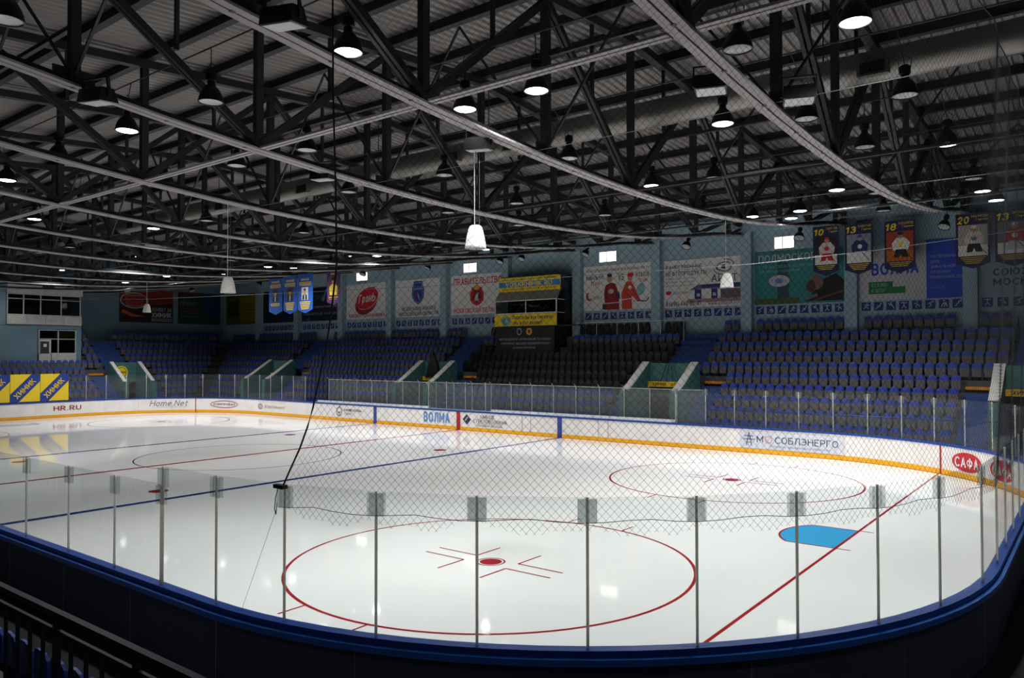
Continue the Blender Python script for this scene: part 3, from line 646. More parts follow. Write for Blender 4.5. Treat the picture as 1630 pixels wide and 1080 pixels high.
# ================================================================ STANDS
def tread(k): return .54 + .57*k if k < 9 else 5.85
me_b = {}
def seat_meshes(mb_, mg, tag):
    w_ = .205
    # rounded-top shell, slightly dished
    out = []; prof = [(-w_, .34), (-w_, .62), (-w_*.93, .71), (-w_*.7, .785), (-w_*.36, .825), (0, .835), (w_*.36, .825), (w_*.7, .785), (w_*.93, .71), (w_, .62), (w_, .34)]
    b = MB(); n_ = len(prof)
    vs = [(x, .02 - .04*(x/w_)**2 + .02, z) for x, z in prof] + [(x, .06 - .04*(x/w_)**2 + .02, z) for x, z in prof]
    b.add(vs, [tuple(range(n_)), tuple(range(2*n_-1, n_-1, -1))] + [(i, n_+i, n_+(i+1) % n_, (i+1) % n_) for i in range(n_)], mb_)
    back = b
    p = MB()   # tipped-up pan, front face towards the rink
    p.prism([(-.185, .16), (.185, .16), (.195, .5), (.17, .575), (-.17, .575), (-.195, .5)], 'y', -.07, -.02, mg)
    p.prism([(-.14, .2), (.14, .2), (.15, .47), (-.15, .47)], 'y', -.085, -.07, mg)
    br = MB().box(-.03, .03, .0, .08, .0, .36, M_BLACK).box(-.19, .19, -.02, .05, .3, .34, M_BLACK)
    return back, p, br
SM_BLUE = seat_meshes(M_SEATB, M_SEATG, 'b'); SM_BLACK = seat_meshes(M_SEATK, M_SEATK, 'k')
def _d(mb_, n): 
    me = mb_.data(n); bm = bmesh.new(); bm.from_mesh(me); bmesh.ops.recalc_face_normals(bm, faces=bm.faces); bm.to_mesh(me); bm.free(); return me
SD_BLUE = [_d(m_, n) for m_, n in zip(SM_BLUE, ('backrest', 'seat_pan', 'bracket'))]
TUN = [29.35, 12.0, -6.0, -24.2]
steps_all = thing('far_stand', 'stepped concrete terrace of the far grandstand with blue stairs between seat blocks', 'grandstand')
SP = .49
far_seats = []     # (x, y, z, rot, colour, blockname, rowname)
ROWN = ['front', 'second', 'third', 'fourth', 'fifth', 'sixth', 'seventh', 'eighth', 'ninth', 'top']
for k in range(10):
    y0, y1 = 16.5 + .8*k, 17.3 + .8*k; z = tread(k); xl = -31 - (y0+.4-16)
    gaps = []
    for c in TUN:
        if k <= 3: gaps.append((c-1.7, c+1.7))
    # terrace slabs between the gaps
    cur = 36.0; z0 = z - .62
    for c0, c1 in sorted([(g[1], g[0]) for g in gaps], reverse=True):
        if c0 < cur: MB().box(c0, cur, y0, y1 + (.0 if k < 9 else .4), z0, z, M_CONC).obj('terrace_step', steps_all)
        cur = c1
    MB().box(xl-.4, cur, y0, y1 + (.0 if k < 9 else .4), z0, z, M_CONC).obj('terrace_step', steps_all)
    # seats
    edges = [35.0] + sum(([c, ] for c in TUN), []) + [xl]
    for bi in range(len(TUN)+1):
        hi_ = 34.5 if bi == 0 else TUN[bi-1] - (2.95 if k <= 4 else 1.15)
        lo_ = (TUN[bi] + (2.95 if k <= 4 else 1.15)) if bi < len(TUN) else xl + .3
        if k >= 5: pass
        cnt = int((hi_ - lo_) / SP)
        st = (hi_ + lo_)/2 - cnt*SP/2 + SP/2
        for j in range(cnt + 0):
            x = st + j*SP
            ys = y0 + .42
            if k == 9 and any(abs(x - p_) < .42 for p_ in PIERS): continue
            if bi == 2 and k >= 7 and -3.6 < x < 2.9 : continue
            colr = 'black' if (bi == 2 and 3 <= k <= 7) or (bi == 2 and k == 9) else 'blue'
            far_seats.append((x, ys, z, 0.0, colr, bi, k))
# stairs
def stair(x0, x1, k0, k1, name='stair_flight'):
    b = MB()
    for k in range(k0, k1):
        y0 = 16.5 + .8*k; z = tread(k); dz = (tread(k+1) - z)/2 if k < 9 else .2
        zp = tread(k-1) if k else 0
        b.box(x0, x1, y0-.4, y0, z-.9, zp + (z-zp)/2, M_STEP).box(x0, x1, y0-.003, y0+.4, z-.8, z+.006, M_STEP)
    b.obj(name, steps_all)
for c in TUN:
    stair(c-2.95, c-1.72, 0, 5); stair(c+1.72, c+2.95, 0, 5); stair(c-1.12, c+1.12, 5, 10)
    MB().box(c-2.95, c-1.72, 20.35, 20.5, tread(4)+.16, tread(4)+.30, M_ORANGE).obj('edge_strip', steps_all)
    MB().box(c+1.72, c+2.95, 20.35, 20.5, tread(4)+.16, tread(4)+.30, M_ORANGE).obj('edge_strip', steps_all)
    MB().box(c-1.12, c+1.12, 24.0, 24.1, tread(8)+.35, tread(8)+.5, M_ORANGE).obj('edge_strip', steps_all)
    # handrail beside the upper stair
    MB().tube([(c-1.1, 21.0, tread(5)), (c-1.1, 21.0, tread(5)+.9), (c-1.1, 23.7, tread(9)+.6), (c-1.1, 23.7, tread(8))], .02, M_RAIL, 6).obj('handrail', steps_all)
# tunnels
def vomitory(c, name, label, letters=True):
    t = thing('stand_tunnel', label, 'tunnel entrance', group='tunnel entrances of the stands')
    for s in (-1, 1):
        x0, x1 = (c-1.7, c-1.3) if s < 0 else (c+1.3, c+1.7)
        o = MB().prism([(16.7, 0), (19.7, 0), (19.7, 4.12), (19.45, 4.12), (17.1, 2.62), (16.7, 2.62)], 'x', x0, x1, M_GREEN).obj('side_wall', t)
        # pale cap plates following the slope
        for j in range(4):
            ya, yb_ = 17.0 + .62*j, 17.0 + .62*(j+1) - .01; f = lambda yy: 2.62 + (yy-17.1)*1.5/2.35 if yy > 17.1 else 2.62
            MB().beam(((x0+x1)/2, ya, f(ya)+.05), ((x0+x1)/2, yb_, f(yb_)+.05), .44, .06, M_CAPSTONE).obj('cap_plate', o)
    MB().box(c-1.3, c+1.3, 19.6, 19.75, 2.7, 4.12, M_GREEN).obj('back_wall', t)
    MB().box(c-1.3, c+1.3, 23.0, 23.1, 0, 2.7, M_BLACK).obj('inner_door', t)
    g = MB().box(c-1.3, c+1.3, 19.35, 19.45, 2.78, 3.08, P('sign_yellow', '#e0b818')).obj('sign_board', t)
    a = Art(plane_map((c-1.3, 19.35, 2.78), (1, 0, 0), (0, -1, 0))); a.text('ХИМИК', .25, .06, 1.15, .25, BLK, .03); a.text('АРЕНА', 1.4, .06, 2.3, .25, P('sign_orange', '#b04a10'), .03); a.obj('lettering', g)
    return t
NM = ['right end of far stand', 'right of the black seats', 'left of the black seats', 'left end of far stand']
for c, nm in zip(TUN, NM): vomitory(c, 'stand_tunnel', 'dark green tunnel entrance with sloping pale-capped walls, ' + nm)
# dark covers: a folded black cloth on one tunnel and black net over another
lab(MB().prism([(-7.0, 3.0), (-5.7, 3.0), (-5.95, 4.2), (-6.3, 4.75), (-6.6, 4.2)], 'y', 19.3, 19.5, M_BLACK).obj('black_cloth'), 'black cloth heaped to a point on the tunnel left of the black seats', 'cloth')
t = thing('hanging_straps', 'four thin black straps hanging fan-wise in the tunnel right of the black seats', 'straps')
for q in (-.55, -.2, .2, .55): MB().tube([(12 + q*.35, 19.5, 4.1), (12 + q, 19.4, 3.1)], .02, M_BLACK, 4).obj('strap', t)

# end stand (left), rows along Y
es = thing('end_stand', 'stepped terrace of the left end grandstand behind the yellow banners', 'grandstand')
end_seats = []
TY = 11.2
for k in range(10):
    x1, x0 = -31.5 - .8*k, -32.3 - .8*k - (1.1 if k == 9 else 0); z = tread(k); ytop = 16.5 + .8*k
    lo = -13 if k <= 5 else 8.75
    segs = [(lo, TY-1.35), (TY+1.35, ytop+.4)] if k <= 3 else [(lo, ytop+.4)]
    for a_, b_ in segs: MB().box(x0, x1, a_, b_, z-.62, z, M_CONC).obj('terrace_step', es)
    blocks = [(lo+.2, TY-(2.6 if k <= 4 else 1.0)), (TY+(2.6 if k <= 4 else 1.0), ytop-.3)]
    for a_, b_ in blocks:
        c_ = int((b_-a_)/SP)
        for j in range(c_): end_seats.append((x1-.42, a_ + SP*(j+.5), z, R(90), 'blue', 9, k))
def stair_e(y0, y1, k0, k1):
    b = MB()
    for k in range(k0, k1):
        x1 = -31.5 - .8*k; z = tread(k); zp = tread(k-1) if k else 0
        b.box(x1, x1+.4, y0, y1, z-.9, zp+(z-zp)/2, M_STEP).box(x1-.4, x1+.003, y0, y1, z-.8, z+.006, M_STEP)
    b.obj('stair_flight', es)
stair_e(TY-2.6, TY-1.37, 0, 5); stair_e(TY+1.37, TY+2.6, 0, 5); stair_e(TY-1, TY+1, 5, 10)
MB().box(-35.5, -35.35, TY-2.6, TY-1.37, tread(4)+.1, tread(4)+.25, M_ORANGE).obj('edge_strip', es)
MB().box(-39.1, -39.0, TY-1, TY+1, tread(8)+.35, tread(8)+.5, M_ORANGE).obj('edge_strip', es)
t = thing('end_tunnel', 'dark green tunnel entrance with a round yellow badge in the left end stand', 'tunnel entrance', group='tunnel entrances of the stands')
for s in (-1, 1):
    y0, y1 = (TY-1.35, TY-1.0) if s < 0 else (TY+1.0, TY+1.35)
    o = MB().prism([(-31.7, 0), (-34.7, 0), (-34.7, 4.0), (-34.4, 4.0), (-32.1, 2.4), (-31.7, 2.4)], 'y', y0, y1, M_GREEN).obj('side_wall', t)
    MB().beam((-34.4, (y0+y1)/2, 4.05), (-32.0, (y0+y1)/2, 2.45), .3, .05, M_CAPSTONE).obj('cap_plate', o)
MB().box(-34.7, -34.6, TY-1, TY+1, 2.3, 4.0, M_GREEN).obj('back_wall', t)
a = Art(plane_map((-34.6, TY-1, 2.3), (0, 1, 0), (1, 0, 0))); a.ell(.75, .85, .55, .55, YEL); a.up(); a.ring(.75, .85, .45, .45, .05, BLK); a.text('ХИМИК', .35, .75, 1.15, .95, BLK, .03); a.obj('badge', t)
MB().box(-36.5, -36.4, TY-1, TY+1, 0, 2.3, M_BLACK).obj('inner_door', t)

# seats: the 300 nearest to the camera one by one, the rest joined
near_row = [(x, -16.3, .12, R(180), 'blue', 20, 0) for x in [12.0 + SP*i for i in range(30)]]
MB().box(2, 30, -17.0, -15.7, -.03, .12, M_CONC).obj('near_terrace_step', steps_all)
cx, cy = cam.location.x, cam.location.y
fwd = Vector((-math.sin(R(37.653)), math.cos(R(37.653)))); rgt = Vector((fwd.y, -fwd.x))
def inview(p):
    d = Vector((p[0]-cx, p[1]-cy)); f = d.dot(fwd)
    return f > .5 and abs(d.dot(rgt)/f) < .69
allseats = [p for p in far_seats + end_seats + near_row]
vis = sorted([p for p in allseats if inview(p) and p[4] == 'blue'], key=lambda p: (Vector((p[0]-cx, p[1]-cy)).dot(fwd)))
single = set(vis[:300])
BN = {0: 'at the far right end of the far stand', 1: 'in the right block of the far stand', 2: 'beside the black seats in the far stand', 3: 'left', 4: 'left', 9: 'end', 20: 'behind the near boards'}
def ordinal(n):
    if n <= 20: return ORD[n-1]
    return ('twenty', 'thirty', 'forty')[n//10-2] + '-' + ORD[n % 10 - 1] if n % 10 else {30: 'thirtieth', 40: 'fortieth'}[n]
cnt = {}
for p in sorted(allseats, key=lambda p: p[0]):
    key = (p[5], p[6]); cnt[key] = cnt.get(key, 0) + 1; cnt[p] = cnt[key]
vis20 = sorted([p for p in vis[:300] if p[5] == 20], key=lambda p: p[0])
for p in vis[:300]:
    x, y, z, r, c, bi, k = p
    if bi == 20: lb = 'blue tip-up seat behind the dark railing, lower left, %s such from the left' % ordinal(vis20.index(p)+1); gp = 'seats behind the near railing'
    else: lb = 'blue-backed grey tip-up seat, %s row, %s from the left, %s' % (ROWN[k], ordinal(cnt[p]), ('right end block', 'right block', 'middle block')[bi]); gp = '%s row seats, block %s' % (ROWN[k], ('at the right end', 'on the right', 'in the middle')[bi])
    t = thing('stadium_seat', lb, 'seat', (x, y, z), (0, 0, r), gp)
    for me, n in zip(SD_BLUE, ('backrest', 'seat_pan', 'bracket')): link(n, me, t)
def joined(lst, name, label, grp_parts=('b',)):
    mb = MB()
    for p in lst:
        x, y, z, r, c, bi, k = p; src = SM_BLACK if c == 'black' else SM_BLUE; cs, sn = math.cos(r), math.sin(r)
        for q in src:
            o = len(mb.v)
            mb.v += [(x + vx*cs - vy*sn, y + vx*sn + vy*cs, z + vz) for vx, vy, vz in q.v]
            for f, mi_ in zip(q.f, q.m): mb.f.append(tuple(i + o for i in f)); mb.m.append(mb.mi(q.mats[mi_]))
    o = mb.obj(name, fix=False); lab(o, label, 'seats', kind='stuff')
rest = [p for p in allseats if p not in single and p[5] != 20]
joined([p for p in rest if p[4] == 'blue' and p[5] != 9], 'stadium_seats', 'remaining rows of blue-backed grey tip-up seats on the far stand')
joined([p for p in rest if p[5] == 9], 'end_stand_seats', 'rows of blue-backed tip-up seats on the dark left end stand')
joined([p for p in rest if p[4] == 'black'], 'black_seats', 'rows of black covered seats in the middle block of the far stand')

# front barriers of the stands
def barrier(pts, z0, z1, label, group='front railings'):
    t = thing('stand_railing', label, 'railing', group=group)
    MB().tube([(x, y, z1) for x, y in pts], .022, M_RAIL, 6).obj('top_rail', t)
    MB().tube([(x, y, z0+.1) for x, y in pts], .015, M_RAIL, 5).obj('bottom_rail', t)
    b = MB()
    for (x0, y0), (x1, y1) in zip(pts, pts[1:]):
        L = math.dist((x0, y0), (x1, y1)); n_ = int(L/.24)
        for i in range(n_+1): x = x0+(x1-x0)*i/n_; y = y0+(y1-y0)*i/n_; b.box(x-.008, x+.008, y-.008, y+.008, z0, z1, M_RAIL)
    b.obj('balusters', t, kind='stuff')
barrier([(15, 16.45), (28.2, 16.45)], .5, 1.85, 'dark metal railing before the front row of the right seat block')
barrier([(-4.2, 16.55), (10.2, 16.55)], .5, 1.75, 'dark metal railing before the middle seat block behind the benches')
barrier([(-22.4, 16.55), (-7.9, 16.55)], .5, 1.75, 'dark metal railing before the seat block left of the benches')
barrier([(-31.45, -12), (-31.45, 9.8)], .5, 1.75, 'dark metal railing at the foot of the left end stand')
barrier([(-31.45, 12.6), (-31.45, 16.4), (-26.0, 16.5)], .5, 1.75, 'dark metal railing bending round the far left corner of the stands')
t = thing('top_rail_fence', 'thin white guard rail on posts above the black seats, right of the booth', 'railing')
MB().tube([(3.2, 23.45, 6.75), (11.0, 23.45, 6.75)], .025, M_WHITE, 6).obj('rail', t)
for i in range(6): MB().tube([(3.2+7.8*i/5, 23.45, tread(8)), (3.2+7.8*i/5, 23.45, 6.75)], .02, M_WHITE, 5).obj('post', t)

# near stand: dark steps under the camera and the railing at the lower left
ns_ = thing('near_stand', 'dark stepped terrace of the near grandstand at the lower left', 'grandstand')
for k in range(1, 9):
    y1 = -16.2 - .8*k; z = .12 + .57*k - (.3 if k < 2 else 0)
    MB().box(-30, 36, y1-.8, y1, z-.62, z, M_FLOOR).obj('terrace_step', ns_)
t = thing('near_railing', 'dark navy tubular railing with upright bars in front of the near stand, lower left', 'railing')
MB().beam((8, -17.05, 2.03), (30.5, -17.05, 2.03), .07, .06, M_RAILN).obj('top_rail', t)
MB().beam((8, -17.05, 1.86), (30.5, -17.05, 1.86), .035, .03, M_RAILN).obj('middle_rail', t)
MB().beam((8, -17.05, .62), (30.5, -17.05, .62), .035, .03, M_RAILN).obj('bottom_rail', t)
x = 8.2; i = 0
while x < 30.4:
    w_ = .03 if i % 5 == 0 else .016
    MB().box(x-w_, x+w_, -17.05-w_, -17.05+w_, .39, 2.0 if i % 5 == 0 else 1.86, M_RAILN).obj('upright_bar', t); x += .33; i += 1

# ================================================================ OFFICE BLOCK AT THE LEFT END
t = thing('office_block', 'pale blue two-storey glazed office block standing above the left end seats', 'building')
X0 = -37.0
MB().box(-41, X0, -12.5, 8.72, 0, 3.95, M_WALLD).box(-41, X0, -12.5, 5.35, 3.95, 7.05, M_WALLD).box(-41, X0, 8.3, 8.72, 3.95, 7.05, M_WALLD).box(-41, X0-.0, 5.35, 8.3, 6.75, 7.05, M_WALLD).box(-41, -38.6, 5.35, 8.3, 3.95, 6.75, M_BLACK).obj('lower_wall', t)
MB().box(-41, X0+.05, -12.5, 3.05, 7.05, 10.3, M_WALLD).obj('upper_wall', t)
MB().box(-41, X0+.25, 3.05, 8.72, 9.55, 10.25, M_FRAME).obj('fascia', t)
MB().box(-41, -39.2, 3.05, 8.72, 7.05, 9.55, M_BLACK).obj('room_back', t)
for k in range(4):
    MB().box(X0-.05, X0+.12, 3.1+1.4*k+.01, 3.1+1.4*(k+1)-.01, 7.1, 7.85, M_FRAME).obj('apron_panel', t)
def win(y0, y1, z0, z1, xx, cols, mid):
    f = MB(); fr_ = .06
    f.box(xx-.05, xx+.06, y0, y1, z0, z0+fr_, M_FRAME).box(xx-.05, xx+.06, y0, y1, z1-fr_, z1, M_FRAME)
    for c_ in cols: f.box(xx-.05, xx+.06, c_-.04, c_+.04, z0, z1, M_FRAME)
    f.box(xx-.05, xx+.06, y0, y1, mid-.03, mid+.03, M_FRAME)
    o = f.obj('window_frame', t); cs = sorted(cols)
    for a_, b_ in zip(cs, cs[1:]):
        for c0, c1 in ((z0+fr_, mid-.03), (mid+.03, z1-fr_)): MB().box(xx-.01, xx+.01, a_+.04, b_-.04, c0, c1, M_WIN).obj('pane', o)
win(3.1, 8.65, 7.85, 9.55, X0, [3.15, 4.3, 5.55, 7.1, 8.6], 9.15)
win(5.4, 8.3, 4.75, 6.7, X0, [5.45, 6.9, 8.25], 5.95)
o = MB().box(X0-.03, X0+.06, 5.45, 6.35, 3.98, 5.9, M_FRAME).box(X0-.02, X0+.07, 5.55, 6.2, 4.75, 5.75, P('door_glass', '#1c2734')).obj('door', t)
MB().box(X0+.07, X0+.075, 5.78, 6.02, 5.3, 5.55, M_WHITE).obj('paper_notice', o)
MB().box(X0-.03, X0+.06, 6.4, 8.3, 3.98, 4.75, M_FRAME).obj('panel', t)
MB().box(X0-1.0, X0-.9, 7.0, 8.2, 6.1, 6.55, P('banner_yellow_in', '#b89a18')).obj('yellow_panel', t)
# stair with rail beside the block
t = thing('side_stairs', 'short pale staircase with thin railing beside the office block', 'stairs')
for i in range(5): MB().box(-40.5, -39.6, 9.0+.28*i, 9.28+.28*i, 5.4, 6.9-.2*i, M_CAPSTONE).obj('step', t)
MB().tube([(-39.6, 8.9, 7.7), (-39.6, 10.3, 6.7), (-39.6, 10.3, 5.85)], .02, M_RAIL, 5).obj('handrail', t)

# ================================================================ WALL POSTERS
def poster(x0, x1, z0, z1, label, base=M_WHITE, y=24.5):
    t = thing('wall_poster', label, 'poster', group='advertising posters on the far wall')
    MB().box(x0, x1, y-.08, y, z0, z1, base).obj('panel', t)
    return t, Art(plane_map((x0, y-.08, z0), (1, 0, 0), (0, -1, 0)))
ZP0, ZP1 = 7.72, 10.78; H = ZP1-ZP0
# 1 gran
t, a = poster(-21.6, -16.35, ZP0, ZP1, 'white wall poster with a large tilted red puck emblem')
a.ell(2.55, 1.35, 1.45, .92, DRED, rot=18); a.ell(2.7, 1.75, 1.45, .9, RED, rot=18); a.up(); a.ring(2.7, 1.72, 1.42, .85, .04, M_WHITE, rot=18, a0=185, a1=355)
a.poly([(2.2, 2.5), (3.7, 2.75), (3.5, 2.4), (2.3, 2.2)], RED); a.up(); a.text('ГранЬ', 1.6, 1.35, 3.75, 2.1, M_WHITE, .03, .2, .08); a.text('КОНДИТЕРСКАЯ ФАБРИКА', .35, .15, 4.95, .45, DRED, .03); a.obj('print', t)
# 2 federation
t, a = poster(-15.4, -10.15, ZP0, ZP1, 'white wall poster with a blue shield emblem')
sh = lambda cx, cy, w_, h_: [(cx-w_*.75, cy+h_), (cx+w_*.75, cy+h_), (cx+w_*.8, cy+h_*.6), (cx+w_, cy+h_*.5), (cx+w_, cy-h_*.35), (cx+w_*.6, cy-h_*.75), (cx, cy-h_), (cx-w_*.6, cy-h_*.75), (cx-w_, cy-h_*.35), (cx-w_, cy+h_*.5), (cx-w_*.8, cy+h_*.6)]
a.poly(sh(2.62, 1.95, .68, .95), NAVY); a.up(); a.poly(sh(2.62, 1.95, .6, .86), LBLUE); a.up(); a.poly(sh(2.62, 1.95, .53, .78), P('shield_blue', '#2c4496')); a.up()
a.text('ФЕДЕРАЦИЯ', 2.15, 2.2, 3.1, 2.33, M_WHITE, 0); a.line([(2.45, 1.95), (2.7, 1.7), (2.5, 1.35)], .18, DRED); a.line([(2.6, 1.9), (2.8, 1.4)], .05, M_WHITE)
a.text('ФЕДЕРАЦИЯ ХОККЕЯ', .75, .52, 4.6, .82, NAVY, .02); a.text('МОСКОВСКОЙ ОБЛАСТИ', .45, .1, 4.9, .4, NAVY, .02); a.obj('print', t)
# 3 government
t, a = poster(-9.15, -3.85, ZP0, ZP1, 'white wall poster with large red lettering and a red crest')
a.text('ПРАВИТЕЛЬСТВО', .3, 2.3, 5.1, 2.82, RED, .03); a.text('МОСКОВСКОЙ ОБЛАСТИ', .3, .12, 5.1, .5, RED, .03)
a.poly(sh(2.65, 1.35, .68, .72), RED); a.up(); a.poly(sh(2.65, 1.35, .45, .5), P('crest_dark', '#7a1420')); a.ell(2.65, 2.05, .3, .2, P('gold', '#d8a030')); a.up(); a.poly([(2.4, 1.1), (2.6, 1.6), (2.85, 1.65), (2.75, 1.2), (2.9, .95)], LGR); a.line([(2.4, 1.0), (2.9, 1.15)], .08, P('gold', '#d8a030')); a.obj('print', t)
# 4 vs
t, a = poster(3.15, 8.4, ZP0-.12, ZP1-.15, 'white wall poster with two red-clad hockey players and the letters VS')
a.text('БЛАГОТВОРИТЕЛЬНЫЙ ХОККЕЙНЫЙ МАТЧ', .25, 2.62, 5.0, 2.8, BLK, .01); a.text('КОВАЛЬЧУК', .2, 2.1, 1.6, 2.38, BLK, .03); a.text('TEAM', .55, 1.7, 1.25, 1.98, RED, .02)
a.text('КОЗЛОВ', 4.05, 2.12, 5.0, 2.4, BLK, .03); a.text('TEAM', 4.25, 1.75, 4.85, 2.0, RED, .02); a.text('VS', 2.7, 1.95, 3.15, 2.4, BLK, .02)
MAR = P('maroon', '#8c1620'); CORAL = P('coral', '#cc4030')
a.poly([(1.7, .02), (2.8, .02), (2.75, 1.1), (2.5, 1.75), (2.2, 1.85), (1.75, 1.7), (1.62, 1.2)], MAR); a.poly([(3.0, .02), (3.75, .02), (3.72, .9), (4.2, .5), (4.35, .6), (3.98, 1.4), (3.7, 1.85), (3.35, 1.85), (3.1, 1.4), (2.95, 1.1)], CORAL)
a.ell(2.05, 2.15, .2, .28, SKIN); a.ell(3.6, 2.12, .2, .26, SKIN); a.up(); a.ell(2.05, 2.36, .19, .13, BLK); a.ell(3.64, 2.3, .23, .17, RED); a.line([(1.65, .45), (2.8, .5)], .05, M_WHITE); a.line([(3.0, .65), (3.7, .72)], .05, M_WHITE)
a.ell(2.15, 1.25, .22, .16, LGR, rot=10); a.ell(3.6, 1.45, .14, .12, M_WHITE); a.poly([(1.5, .05), (1.75, .05), (1.72, .45), (1.5, .42)], NAVY); a.poly([(2.5, .7), (2.85, .75), (2.8, 1.2), (2.55, 1.1)], PURP)
a.line([(4.1, .55), (4.8, .5), (5.0, .75)], .07, BLK); a.ell(.45, .95, .25, .3, P('pink2', '#b8385a'), rot=25); a.up(); a.ell(.56, 1.0, .18, .22, M_WHITE, rot=25); a.text('Сердца', .6, .78, 1.5, 1.05, GREY, 0, .3)
a.ell(4.4, 1.3, .3, .42, P('pale_cyan', '#8fb8c0'), rot=-20); a.obj('print', t)
# 5 fuel
t, a = poster(9.2, 14.35, ZP0-.15, ZP1-.2, 'white wall poster with a navy eye-shaped emblem above a filling station picture')
a.text('КАЧЕСТВЕННЫЕ', .15, 2.38, 2.6, 2.68, BLK, .02); a.text('НЕФТЕПРОДУКТЫ', .15, 2.02, 2.9, 2.3, BLK, .02)
for i, s_ in enumerate(('ПРОИЗВОДСТВО, ДОСТАВКА', 'ХРАНЕНИЕ, РЕАЛИЗАЦИЯ', 'АВТОЗАПРАВОЧНЫЕ СЕТИ')): a.text(s_, .15, 1.78-.22*i, 2.1, 1.9-.22*i, GREY, 0)
a.ring(4.0, 2.4, .5, .3, .06, NAVY, a0=20, a1=200, rot=10); a.ring(4.0, 2.4, .5, .3, .06, NAVY, a0=200, a1=380, rot=-10); a.ell(4.0, 2.4, .17, .13, NAVY); a.ring(4.1, 2.5, .55, .38, .05, NAVY, a0=0, a1=100); a.ring(3.9, 2.3, .55, .38, .05, NAVY, a0=180, a1=280)
a.text('АИСТ', 3.2, 1.5, 4.85, 1.95, NAVY, .01); SHOP = P('station_blue', '#24307c')
a.poly([(1.75, 1.05), (2.3, 1.38), (5.1, 1.4), (5.1, 1.1), (2.4, 1.12)], P('station_grey', '#5a5a74')); a.up(); a.rect(2.6, 1.2, 5.0, 1.38, SHOP); a.rect(3.8, .5, 5.1, 1.05, P('station_wall', '#6a5a68')); a.rect(2.1, .3, 2.55, 1.1, SHOP); a.rect(3.2, .3, 3.6, 1.1, SHOP); a.rect(1.6, .28, 5.1, .5, P('station_ground', '#9a8088')); a.up()
a.rect(2.25, .65, 2.45, .85, LGR); a.rect(3.3, .65, 3.5, .85, LGR); a.ell(.35, .95, .2, .12, RED, rot=10); a.text('avto', .65, .82, 1.1, 1.0, LBLUE, .02, .2); a.text('card', 1.15, .85, 1.7, 1.0, ORG, .02, .2)
a.text('8 (496) 449-80-41', .15, .08, 2.5, .38, BLK, .02); a.text('www.azsaist.ru', 3.0, .1, 4.9, .32, BLK, 0); a.obj('print', t)
# 6 teal
t, a = poster(15.1, 20.15, ZP0-.18, ZP1-.15, 'teal wall poster with silver lettering and a reclining figure', TEAL)
a.rect(1.35, .05, 2.0, 2.4, P('teal_dark', '#1f4e56')); a.rect(0, 0, 2.6, .35, P('olive', '#4c5a30')); a.up()
a.text('ПОДМОСКОВЬЕ', .25, 2.45, 4.2, 2.9, LGR, .02); a.text('СТРАХОВАЯ КОМПАНИЯ', .25, 2.1, 3.9, 2.3, P('pale_teal', '#7ab0b4'), 0); a.text('добровольное страхование', .25, 1.86, 2.6, 2.0, P('pale_teal', '#7ab0b4'), 0)
a.ell(1.45, 1.35, .6, .34, LGR); a.up(); a.ell(1.45, 1.35, .25, .16, P('dim_blue', '#6a7ab0')); a.poly([(2.9, .1), (5.0, .1), (5.05, 1.2), (4.6, 1.6), (3.9, 1.3), (3.5, .75)], BLK); a.ell(3.55, 1.15, .38, .42, P('skin_dark', '#7a5c50')); a.up(); a.ell(3.25, .95, .25, .35, P('hair', '#4a2c24')); a.line([(2.8, .2), (3.6, .45)], .2, P('sleeve', '#5c6c74')); a.line([(3.4, .12), (5.0, .62)], .1, P('wood', '#6a4028')); a.obj('print', t)
# 7 white / blue
t, a = poster(20.95, 25.9, ZP0-.2, ZP1-.3, 'white wall poster with a green stepped label and a blue right-hand field', P('dim_white', '#c4c0c4'))
a.rect(3.25, 0, 4.95, 3.05, BRT); a.text('ВОЛМА', .6, 1.35, 2.9, 2.0, BRT, .05); a.poly([(.45, .35), (2.25, .35), (2.25, .7), (1.65, .7), (1.65, 1.0), (.45, 1.0)], GRN); a.up()
a.text('ОТ СЛОВ', .6, .74, 1.35, .92, LGR, 0); a.text('К ДЕЛУ', .6, .44, 1.25, .62, LGR, 0)
for i, s_ in enumerate(('МАТЕРИАЛЫ', 'ДЛЯ', 'ФИНАЛЬНОЙ', 'ОТДЕЛКИ', 'ПОВЕРХНОСТЕЙ')): a.text(s_, 3.45, 2.1-.27*i, 3.45+.125*len(s_), 2.24-.27*i, LGR, 0)
a.text('volma.ru', 3.45, .5, 4.1, .64, LBLUE, 0); a.obj('print', t)
# 8 right end
t, a = poster(26.65, 31.4, ZP0-.2, ZP1-.3, 'pale blue wall poster with dark blue lettering at the far right', P('pale_blue', '#8fa6b8'))
a.text('СОЮЗ ДЕТЕЙ', .5, 1.0, 3.8, 1.35, NAVY, .04); a.text('МОСКОВИИ', .5, .5, 3.4, .85, NAVY, .04); a.obj('print', t)
# 9, 10 dark
DK = P('dark_navy', '#1a1c34')
t, a = poster(-27.95, -22.55, ZP0, ZP1, 'dark navy wall poster behind the purple banner', DK)
a.text('СРА', 1.6, 1.9, 3.2, 2.35, GREY, 0); a.poly([(2.9, 1.8), (3.5, 2.9), (3.7, 2.9), (3.2, 1.8)], LBLUE); a.text('страховая компания', 1.6, 1.2, 5.0, 1.38, LGR, 0); a.text('8-496-442-00-00   8-495-000', .3, .55, 5.0, .78, LGR, 0); a.poly([(.6, .05), (1.3, .05), (1.1, .4)], BRT); a.obj('print', t)
t, a = poster(-34.0, -28.85, ZP0, ZP1, 'dark navy wall poster behind the three blue banners', DK)
a.text('.................', .4, .4, 4.6, .5, DRED, 0); a.text('.........', .3, 2.0, 2.4, 2.1, GREY, 0); a.obj('print', t)
t, a = poster(-40.5, -35.1, ZP0, ZP1, 'dim yellow-green wall poster in the far left corner', P('dim_olive', '#5e5c1c'))
